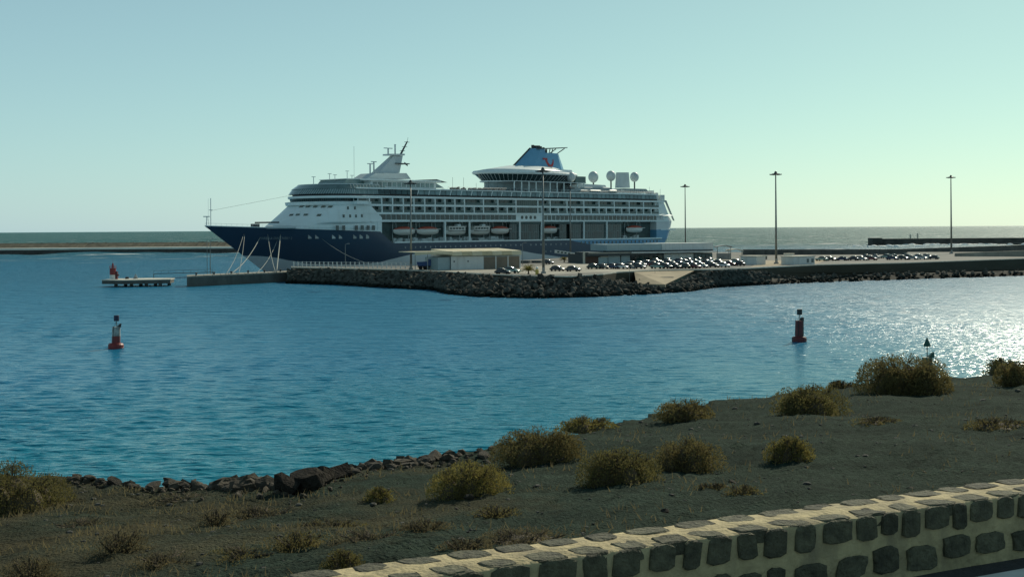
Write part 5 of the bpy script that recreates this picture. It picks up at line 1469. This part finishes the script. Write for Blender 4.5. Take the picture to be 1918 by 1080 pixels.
for x in (1.0, Lg * 0.5, Lg * 0.85): link('wheel', wmm, vb, (x, 0.2, 0.5))
# yellow hydrant post and scruffy palm near the mast
P = at(1006, 514.5, PZ); yp = empty('yellow_post', P); tag(yp, 'short yellow post with white rounded cap beside the dry palm', 'post')
b = B(); b.lathe([(0.42, 0), (0.42, 1.2), (0.36, 1.3)], 12); b.build('post_body', M['yellow'], yp)
b = B(); b.ball((0, 0, 1.65), 0.34, 12, 8); b.build('cap', M['boat_white'], yp, smooth=True)
def palm(px, py, h, w_, label, n=26):
    P = at(px, py, PZ); o = empty('dwarf_palm', P); tag(o, label, 'palm'); gg = random.Random(px)
    b = B(); b.lathe([(0.28, 0), (0.2, 0.3), (0.16, h * 0.35)], 8); b.build('trunk', M['twig'], o)
    b = B()
    for k in range(n):
        a = gg.uniform(0, 6.28); el = gg.uniform(0.25, 1.3); L_r = w_ * gg.uniform(0.6, 1.0); prev = Vector((0, 0, h * 0.35)); d0 = Vector((math.cos(a) * math.cos(el), math.sin(a) * math.cos(el), math.sin(el)))
        sd = Vector((-math.sin(a), math.cos(a), 0))
        for j in range(5):
            nx = prev + (d0 - Vector((0, 0, 0.28 * j))).normalized() * (L_r / 5)
            wv = 0.14 * (1 - j / 5.5)
            for q in (-1, 1):
                for e in (0.2, 0.7):
                    m_ = prev.lerp(nx, e); b.add([m_, m_ + sd * q * 0.4 * (1 - j / 6) + d0 * 0.15 - Vector((0, 0, 0.12)), m_ + d0 * 0.12], [(0, 1, 2)])
            b.add([prev - sd * wv * .3, nx - sd * wv * .3, nx + sd * wv * .3, prev + sd * wv * .3], [(0, 1, 2, 3)]); prev = nx
    b.build('fronds', M['palm_green'], o)
palm(990, 513, 2.4, 2.7, 'scruffy dry green dwarf palm near the boulder edge', 80)
palm(1057, 491, 2.2, 2.2, 'small dry palm beside the gangway truck', 50)
for px, py, lab in [(1207, 516, 'dark squat bollard on the upper slipway'), (1218, 525, 'dark squat bollard on the lower slipway, left'),]:
    p = at(px, py, 3.0 if py < 520 else 2.2); b = B(); b.lathe([(0.4, -0.3), (0.32, 0.3), (0.5, 0.6), (0.5, 0.75), (0.1, 0.85)], 10, p); tag(b.build('bollard', M['dark_metal']), lab, 'bollard')
# upturned dinghy on the slipway
P = at(1248, 524, 2.4); r = empty('dinghy', P, R(-5)); tag(r, 'dark upturned dinghy lying on the sandy slipway', 'boat')
hb_ = boat_hull(4.6, 0.85, 0.75); hb_.v = [(x, y, 0.7 - z) for x, y, z in hb_.v]; hb_.build('boat_hull', M['dark_metal'], r, smooth=True)
b = B(); b.box(-1.9, 1.9, -0.04, 0.04, 0.62, 0.75); b.build('keel', M['roof_grey'], r)

# ================================================================== BUOYS
def buoy(px, py, label, dark=False, lean=R(1.5)):
    p = at(px, py, 0); o = empty('can_buoy', (p.x, p.y, -0.1)); o.rotation_euler = (0, lean, 0.6); tag(o, label, 'buoy', 'red channel buoys')
    rd = M['red_dark'] if dark else M['red']  # dark paints put the silhouette into the buoy's own colours
    b = B(); b.lathe([(0.7, -0.5), (0.95, -0.1), (1.0, 0.2), (1.0, 0.6), (0.86, 0.78), (0.5, 0.82)], 22); b.build('float', rd, o, smooth=False)
    b = B(); b.lathe([(0.56, 0.8), (0.54, 1.75)], 18); b.build('lower_body', rd, o)
    b = B(); b.lathe([(0.54, 1.75), (0.53, 2.75), (0.5, 2.95)], 18); b.build('upper_body', rd if dark else M['guano'], o)
    for k in range(4):
        a = k * math.pi / 2 + 0.5; b = B(); b.tube((0.56 * math.cos(a), 0.56 * math.sin(a), 0.9), (0.52 * math.cos(a), 0.52 * math.sin(a), 3.0), 0.05, 5); b.build('body_rib', M['black'] if dark else M['dark_metal'], o)
    b = B(); b.hexa([(0.1, -0.3, 2.9), (0.55, -0.3, 2.9), (0.55, 0.3, 2.9), (0.1, 0.3, 2.9), (0.42, -0.2, 3.3), (0.62, -0.2, 3.4), (0.62, 0.2, 3.4), (0.42, 0.2, 3.3)]); b.build('solar_panel', M['black'], o)
    b = B(); b.tube((0, 0, 2.9), (0, 0, 3.75), 0.045, 6); b.tube((-0.25, 0.1, 2.95), (-0.05, 0, 3.6), 0.025, 5); b.tube((0.2, 0.15, 2.95), (0.05, 0, 3.6), 0.025, 5); b.build('topmark_staff', M['pole'], o)
    b = B(); b.lathe([(0.33, 3.72), (0.35, 3.75), (0.35, 4.45), (0.33, 4.48)], 16); b.build('can_topmark', M['black'] if dark else M['navy_can'], o)
buoy(217, 652, 'red and white can buoy with dark topmark, alone in the left water')
buoy(1497, 639.5, 'silhouetted red can buoy standing in the glittering water at right', True)
p = at(1737, 725, 0); o = empty('cone_buoy', (p.x, p.y, -0.1)); tag(o, 'green buoy with cone topmark half hidden behind the big right shrub', 'buoy')
kb = deep(1737, 634, p.y).z / 4.9
b = B(); b.lathe([(0.7, -0.5), (0.95, -0.1), (1.0, 0.6), (0.86, 0.78), (0.5, 0.82)], 20); b.build('float', M['green_dark'], o)
b = B(); b.lathe([(0.5, 0.8), (0.48, 3.0)], 16); b.build('body', M['green_dark'], o)
b = B(); b.hexa([(0.05, -0.3, 3.0), (0.6, -0.3, 2.95), (0.6, 0.3, 2.95), (0.05, 0.3, 3.0), (0.4, -0.2, 3.35), (0.62, -0.2, 3.5), (0.62, 0.2, 3.5), (0.4, 0.2, 3.35)]); b.build('solar_panel', M['green_dark'], o)
b = B(); b.tube((0, 0, 3.0), (0, 0, 4.1), 0.05, 6); b.build('topmark_staff', M['green_dark'], o)
b = B(); b.lathe([(0.36, 4.05), (0.36, 4.1), (0.03, 4.9)], 14); b.build('cone_topmark', M['green_dark'], o)

# ================================================================== ROADSIDE WALL
WT = 13.5; WW = 0.46
rw = empty('roadside_wall', (W0.x, W0.y, 13.02), math.atan2(wd.y, wd.x))
tag(rw, 'low roadside wall of dark stone blocks set in wide pale mortar', 'wall')
PA, PB = -6.0, 26.0
b = B(); n = 160
rows = []
gg = random.Random(12)
for (y, z) in [(0.03, 0.0), (0.025, 0.2), (0.012, 0.465), (0.03, 0.478), (WW * 0.5, 0.486), (WW - 0.03, 0.478), (WW - 0.012, 0.465), (WW, 0.0)]:
    rows.append([(PA + (PB - PA) * i / n, y + gg.uniform(-0.006, 0.006), z + (gg.uniform(-0.006, 0.006) if z else 0)) for i in range(n + 1)])
b.rings(rows, close=False, caps=False); b.build('mortar_core', M['mortar'], rw, smooth=True)
def stone(x0, x1, y0, y1, z0, z1, rough, axis):
    """irregular block; axis 'z' = on the top, 'y' = in the face"""
    b = B(); k = 14; P = []
    cx, cy = (x0 + x1) / 2, ((y0 + y1) / 2 if axis == 'z' else (z0 + z1) / 2)
    hx, hy = (x1 - x0) / 2, ((y1 - y0) / 2 if axis == 'z' else (z1 - z0) / 2)
    skew = gg.uniform(-0.3, 0.12) if axis == 'z' else gg.uniform(-0.14, 0.14); ph_ = gg.uniform(3, 6) if axis == 'z' else gg.uniform(5, 11); ring = []
    for i in range(k):
        a = 2 * math.pi * (i + 0.5) / k; c, s_ = math.cos(a), math.sin(a)
        rr = (abs(c) ** ph_ + abs(s_) ** ph_) ** (-1 / ph_) * gg.uniform(1 - rough, 1.0)
        ring.append((cx + hx * rr * c + skew * hy * rr * s_, cy + hy * rr * s_))
    if axis == 'z':
        f = lambda sc_, d: [(cx + (x - cx) * sc_, cy + (y - cy) * sc_, d + gg.uniform(-0.004, 0.004)) for x, y in ring]
        b.rings([f(1.0, z0), f(1.0, z1 - 0.005), f(0.9, z1 + 0.003)])
    else:
        f = lambda sc_, d: [(cx + (x - cx) * sc_, d + gg.uniform(-0.004, 0.004), cy + (y - cy) * sc_) for x, y in ring]
        b.rings([f(1.0, y1), f(1.0, y0 + 0.008), f(0.9, y0)])
    b.build('stone_block', M['wall_stone'], rw, smooth=False)
x = PA
while x < PB:
    L_s = gg.uniform(0.19, 0.29); stone(x, x + L_s, 0.008, 0.2, 0.40, 0.484, 0.1, 'z'); x += L_s + gg.uniform(0.055, 0.10)
x = PA
while x < PB:
    L_s = gg.uniform(0.2, 0.31); stone(x, x + L_s, 0.262, 0.455, 0.40, 0.485, 0.1, 'z'); x += L_s + gg.uniform(0.05, 0.09)
x = PA
while x < PB:
    L_s = gg.uniform(0.13, 0.29); h0 = gg.uniform(0.285, 0.335); stone(x, x + L_s, -0.004, 0.08, h0, 0.481, 0.04, 'y'); x += L_s + gg.uniform(0.035, 0.075)
x = PA
while x < PB:
    L_s = gg.uniform(0.14, 0.3); stone(x, x + L_s, 0.0, 0.08, gg.uniform(0.02, 0.1), gg.uniform(0.2, 0.26), 0.12, 'y'); x += L_s + gg.uniform(0.04, 0.09)

# ================================================================== ROCKS AND SCRUB ON THE HEADLAND
RM = [rock_mesh(300 + k, 1, 'rock', M['edge_rock'], 0.7) for k in range(7)]
M['ledge_rock'] = mat('shaded_ledge_rock', (0.04, 0.034, 0.027), 0.95, var=0.5, scale=3, bump=0.8, bscale=9, spec=0.1, c2=(0.016, 0.014, 0.012))  # rock colour darkened to paint the ledge's shadowed face
LM = [rock_mesh(400 + k, 1, 'rock', M['ledge_rock'], 0.8) for k in range(7)]
def on_ground(px, py): return Vector(ground_hit(px, py)[2])
edge_rocks = [(140, 897, 22, 14), (165, 900, 30, 22), (185, 905, 26, 16), (215, 906, 40, 20), (245, 911, 30, 12), (290, 912, 36, 20), (320, 908, 44, 24), (345, 912, 34, 20), (385, 915, 30, 12), (430, 917, 40, 18), (455, 919, 30, 18), (495, 920, 30, 10),
              (542, 924, 54, 50), (568, 918, 66, 62), (602, 906, 66, 50), (640, 894, 60, 32), (660, 886, 30, 12), (700, 880, 34, 14), (735, 877, 40, 14), (770, 872, 34, 12), (800, 868, 44, 24), (815, 862, 34, 26), (905, 856, 34, 18), (1020, 862, 26, 10), (1045, 864, 34, 10), (985, 866, 20, 8)]
gg = random.Random(31)
for i, (px, py, wpx, hpx) in enumerate(edge_rocks):
    P = on_ground(px, py); s = P.y / FPX
    o = link('rock', LM[i % 7] if 12 <= i < 16 else RM[i % 7], None, P + Vector((0, 0, hpx * s * 0.25)), (gg.uniform(-.2, .2), gg.uniform(-.2, .2), gg.uniform(0, 6)), (wpx * s * (0.62 if i > 11 else 0.5), wpx * s * 0.6, hpx * s * (0.85 if i > 11 else 0.6)))
    tag(o, f'brown basalt rock on the cliff edge, {ORD[i]} from the left', 'rock', 'rocks along the cliff edge')
# crumbling rubble along the cliff edge, too small to count
rub = B(); gg2 = random.Random(41)
rsrc = rock_mesh(950, 0, 'rubble', M['edge_rock']); rv3 = [v.co.copy() for v in rsrc.vertices]; rf3 = [tuple(p.vertices) for p in rsrc.polygons]
pe0, pe1 = ground_hit(125, 893)[0], ground_hit(1010, 824)[0]
for i in range(520):
    p_ = pe0 + (pe1 - pe0) * gg2.random() ** 1.6; off = abs(gg2.gauss(0, 0.55)); q_ = qedge(p_) - off
    x, y = xy(p_, q_); z = gz(p_, q_); r = gg2.uniform(0.02, 0.10) * (1.2 if off < 0.3 else 0.6) * (1 + 0.5 * math.sin(p_ * 2.3))
    mt = Matrix.LocRotScale(Vector((x, y, z + r * 0.2)), Matrix.Rotation(gg2.uniform(0, 6), 3, 'Z') @ Matrix.Rotation(gg2.uniform(0, 6), 3, 'X'), Vector((r * 1.3, r, r * 0.85)))
    rub.add([mt @ v for v in rv3], rf3)
tag(rub.build('edge_rubble', M['edge_rock']), 'crumbling brown rubble strewn along the cliff edge', 'rubble', kind='stuff')
loose = [(1245, 958, 14, 9, 'lone dark stone on the bare cinder behind the wall'), (1372, 905, 16, 9, 'pale stone among dry scrub above the wall'), (182, 908, 12, 8, 'bright pale stone beside the dark rocks near the left shrub'), (880, 935, 22, 14, 'pale stone in the shadow below the yellow shrub'), (865, 925, 16, 9, 'small pale stone just under the yellow shrub'),
         (855, 955, 12, 9, 'small stone left of the bare cinder slope'), (765, 880, 14, 8, 'flat stone lying near the cliff edge blocks'), (1705, 915, 14, 6, 'dark low stone touching the wall top at right')]
for i, (px, py, wpx, hpx, lab) in enumerate(loose):
    P = on_ground(px, py); s = P.y / FPX
    tag(link('stone', RM[(i * 3) % 7], None, P + Vector((0, 0, hpx * s * 0.2)), (0, 0, gg.uniform(0, 6)), (wpx * s * 0.6, wpx * s * 0.6, hpx * s * 0.9)), lab, 'stone')

def shrub(px, py, wpx, hpx, leaf, label, dens=1.0, name='shrub', seed=None, wind=0.12):
    """low coastal shrub: woody twigs fanning from the root and fine upright leaf sprays in uneven clumps"""
    P = on_ground(px, py); s = P.y / FPX
    W_, H_ = wpx * s * 0.52, hpx * s * 1.14
    gg = random.Random(seed or int(px * 7 + py))
    o = empty(name, P - Vector((0, 0, 0.03))); tag(o, label, 'shrub', 'coastal shrubs on the headland')
    px_m = s * 1.87                                   # about one picture element in metres
    tw = B(); lf = B()
    def blade(b, p, d, L, w_):
        sd = d.cross(Vector((gg.gauss(0, 1), gg.gauss(0, 1), gg.gauss(0, 1))))
        if sd.length < 1e-4: return
        sd.normalize(); m_ = p + d * (L * 0.55); e = p + d * L + Vector((0, 0, -0.08 * L))
        b.add([p - sd * w_ * 0.5, p + sd * w_ * 0.5, m_ + sd * w_ * 0.45, m_ - sd * w_ * 0.45, e], [(0, 1, 2, 3), (3, 2, 4)])
    lobes = []
    for k in range(15):
        a = gg.uniform(0, 6.283); r = 0.72 * math.sqrt(gg.random())
        lobes.append((math.cos(a) * r, math.sin(a) * r, gg.uniform(0.34, 0.52), gg.uniform(0.72, 1.04) * math.sqrt(1 - r * r * 0.75)))
    lobes.append((0, 0, 0.62, 0.98))
    n_leaf = int(min(max(wpx * hpx * 1.25, 1200), 17000) * dens)
    for j in range(n_leaf):
        cx_, cy_, cr, ch = gg.choice(lobes)
        a = gg.uniform(0, 6.283); u_ = gg.random() ** 0.5; el = math.asin(min(gg.random(), 1.0))
        rr = cr * (gg.uniform(0.84, 1.04) if gg.random() < 0.75 else gg.uniform(0.2, 0.8))
        x = cx_ + math.cos(a) * math.cos(el) * rr; y = cy_ + math.sin(a) * math.cos(el) * rr; z = ch * (0.06 + 0.94 * math.sin(el) * rr / cr)
        p = Vector((x * W_, y * W_ * 0.9, max(z, 0.02) * H_ * 0.93))
        d = Vector((x * 0.55 + gg.gauss(0, 0.3) + wind, y * 0.55 + gg.gauss(0, 0.3), 0.7 + gg.gauss(0, 0.3))).normalized()
        blade(lf, p - d * px_m, d, gg.uniform(1.1, 2.4) * px_m, gg.uniform(0.6, 1.3) * px_m)
    for (x, y, cr, ch) in lobes:                       # dense woody heart of each clump
        if dens < 0.6: continue
        R3 = cr * 0.52; rows = []; x, y = x * 0.72, y * 0.72
        for q in range(6):
            el = -0.3 + (math.pi / 2 + 0.25) * q / 5
            rows.append([(W_ * (x + math.cos(6.283 * t_ / 9) * math.cos(el) * R3 * gg.uniform(0.85, 1.1)), W_ * 0.9 * (y + math.sin(6.283 * t_ / 9) * math.cos(el) * R3 * gg.uniform(0.85, 1.1)), max(0.0, H_ * 0.62 * ch * (0.06 + 0.94 * math.sin(el)) * gg.uniform(0.92, 1.05))) for t_ in range(9)])
        tw.rings(rows)
    for (x, y, cr, ch) in lobes:
        tip = Vector((x * W_, y * W_ * 0.9, ch * H_ * 0.85)); root = Vector((x * W_ * 0.15, y * W_ * 0.15, 0))
        tw.tube(root, tip, 0.012 + 0.008 * W_, 5, 0.006)
        for j in range(int(26 * dens)):
            p = root.lerp(tip, gg.uniform(0.2, 0.95))
            d = Vector((x + gg.gauss(0, 0.6), y + gg.gauss(0, 0.6), 0.6 + gg.gauss(0, 0.35))).normalized()
            e = p + d * cr * W_ * gg.uniform(0.3, 0.62); e.z = min(max(e.z, 0.02), H_)
            tw.tube(p, e, 0.22 * px_m, 3, 0.12 * px_m)
    tw.build('twigs', M['twig'], o)
    lf.build('foliage', M[leaf], o)
shrub(24, 953, 215, 92, 'leaf_olive', 'big rounded olive shrub cut by the left picture edge', 1.3)
shrub(880, 924, 158, 66, 'leaf_yellow', 'yellow green shrub on the cliff edge right of the flat edge rocks')
shrub(1008, 864, 170, 68, 'leaf_brown', 'broad brown shrub on the cliff edge left of the yellow topped one')
shrub(1095, 806, 112, 28, 'leaf_yellow', 'low yellow topped shrub on the cliff edge behind the broad brown one')
shrub(1155, 904, 172, 70, 'leaf_olive', 'dense olive shrub in the middle of the bare cinder slope')
shrub(1285, 880, 140, 66, 'leaf_brown', 'straggling brown and yellow shrub right of the dense olive shrub')
shrub(1285, 786, 120, 42, 'leaf_brown', 'low dry brown shrub on the skyline of the cliff edge')
shrub(1522, 777, 156, 60, 'leaf_olive', 'dark olive shrub left of the biggest dark one on the right skyline', 1.1)
shrub(1578, 726, 56, 15, 'leaf_brown', 'tiny brown shrub tucked between two larger right hand shrubs')
shrub(1703, 735, 172, 74, 'leaf_brown', 'biggest dark domed shrub, in front of the green buoy', 1.3)
shrub(1876, 701, 68, 33, 'leaf_olive', 'small olive shrub on the skyline near the right edge')
shrub(1908, 721, 84, 50, 'leaf_brown', 'brown shrub cut by the right picture edge')
shrub(1478, 862, 92, 50, 'leaf_yellow', 'small bright yellow shrub on the open cinder at right')
shrub(712, 937, 64, 30, 'leaf_yellow', 'small pale yellow shrub on the dark slope left of centre')
shrub(645, 1066, 104, 46, 'leaf_olive', 'rounded olive tuft right behind the left end of the wall', 0.9)
shrub(985, 1014, 210, 26, 'leaf_dry', 'long low strip of dry scrub touching the wall', 0.6)
shrub(1640, 792, 110, 14, 'leaf_brown', 'flat prostrate scrub mat on the open slope at right', 0.6)
shrub(1865, 800, 150, 20, 'leaf_brown', 'wide flat scrub mat near the right picture edge', 0.6)
shrub(1392, 925, 90, 22, 'leaf_brown', 'dry straggly scrub around the pale stone above the wall', 0.5)
shrub(1330, 915, 70, 16, 'leaf_brown', 'low dark scrub left of the pale stone above the wall', 0.5)
shrub(795, 992, 120, 26, 'leaf_dry', 'tangled dry scrub on the brown earth left of centre', 0.55)
shrub(930, 965, 110, 22, 'leaf_brown', 'dark low scrub between yellow shrub and the wall', 0.5)
shrub(405, 985, 84, 40, 'leaf_dry', 'pale straw grass clump in the middle of the left slope', 0.4)
shrub(222, 1035, 120, 50, 'leaf_dry', 'pale grey green grass clump on the lower left slope', 0.35)
shrub(55, 1090, 130, 56, 'leaf_dry', 'dry straw clump cut by the bottom left corner', 0.5)
shrub(560, 1025, 130, 36, 'leaf_brown', 'dark tangled scrub left of the rounded olive tuft', 0.5)
shrub(870, 1030, 110, 30, 'leaf_dry', 'straw coloured tuft close behind the wall', 0.5)

more = [(150, 985, 90, 24, 'leaf_dry', 'thin dry tuft on the upper left slope below the left shrub'), (310, 1050, 130, 34, 'leaf_dry', 'pale dry scrub in the lower left between two grass clumps'), (455, 1040, 110, 30, 'leaf_brown', 'brown dead scrub on the lower slope left of the wall end'),
        (500, 965, 120, 24, 'leaf_dry', 'sparse straw scrub on the brown earth below the ledge rocks'), (620, 985, 100, 28, 'leaf_brown', 'low brown scrub right of the sparse straw patch'), (700, 1010, 120, 28, 'leaf_dry', 'dry brush left of the tangled scrub by the wall'), (355, 935, 120, 16, 'leaf_dry', 'flat dry turf just behind the left cliff edge rocks')]
for a_ in more: shrub(a_[0], a_[1], a_[2] * 1.5, a_[3] * 0.6, *a_[4:], dens=0.5)
# scattered gravel and sparse dry stalks, too many to count
gg = random.Random(77)
b = B(); st_ = B()
small = rock_mesh(900, 0, 'pebble', M['pebble'])
sv = [v.co.copy() for v in small.vertices]; sf_ = [tuple(p.vertices) for p in small.polygons]
for i in range(4200):
    p_ = gg.uniform(-8, 34); qe = qedge(p_); q_ = 0.6 + (qe - 0.7) * gg.random()
    if gg.random() > 0.35 + 0.65 * math.exp(-((p_ + 3) / 4.5) ** 2): continue
    x, y = xy(p_, q_); z = gz(p_, q_); r = 0.010 * (1 + 2.4 * gg.random() ** 6) * (0.6 + y / 16)
    a = gg.uniform(0, 6.28); c, s_ = math.cos(a), math.sin(a)
    b.add([(x + (v.x * c - v.y * s_) * r * 1.2, y + (v.x * s_ + v.y * c) * r, z + v.z * r * 0.8) for v in sv], sf_)
tag(b.build('gravel', M['pebble']), 'loose gravel strewn over the cinder ground', 'gravel', kind='stuff')
for i in range(14000):
    p_ = gg.uniform(-8, 20) if i % 3 == 0 else gg.gauss(-3, 2.6); qe = qedge(p_); q_ = 0.6 + (qe - 0.7) * gg.random()
    cl = math.sin(p_ * 1.7 + 1) * math.sin(q_ * 1.9) + 0.5 * math.sin(p_ * 4.1 + q_ * 3)
    if cl < 0.25: continue
    x, y = xy(p_, q_); z = gz(p_, q_); h = gg.uniform(0.03, 0.10) * (0.7 + y / 30)
    d = Vector((gg.gauss(0, .5), gg.gauss(0, .5), 1)).normalized() * h; w_ = 0.004 * (0.5 + y / 14)
    st_.add([(x - w_, y, z), (x + w_, y, z), (x + d.x, y + d.y, z + d.z)], [(0, 1, 2)])
tag(st_.build('dry_stalks', M['leaf_dry']), 'thin dry stalks scattered over the headland', 'grass', kind='stuff')
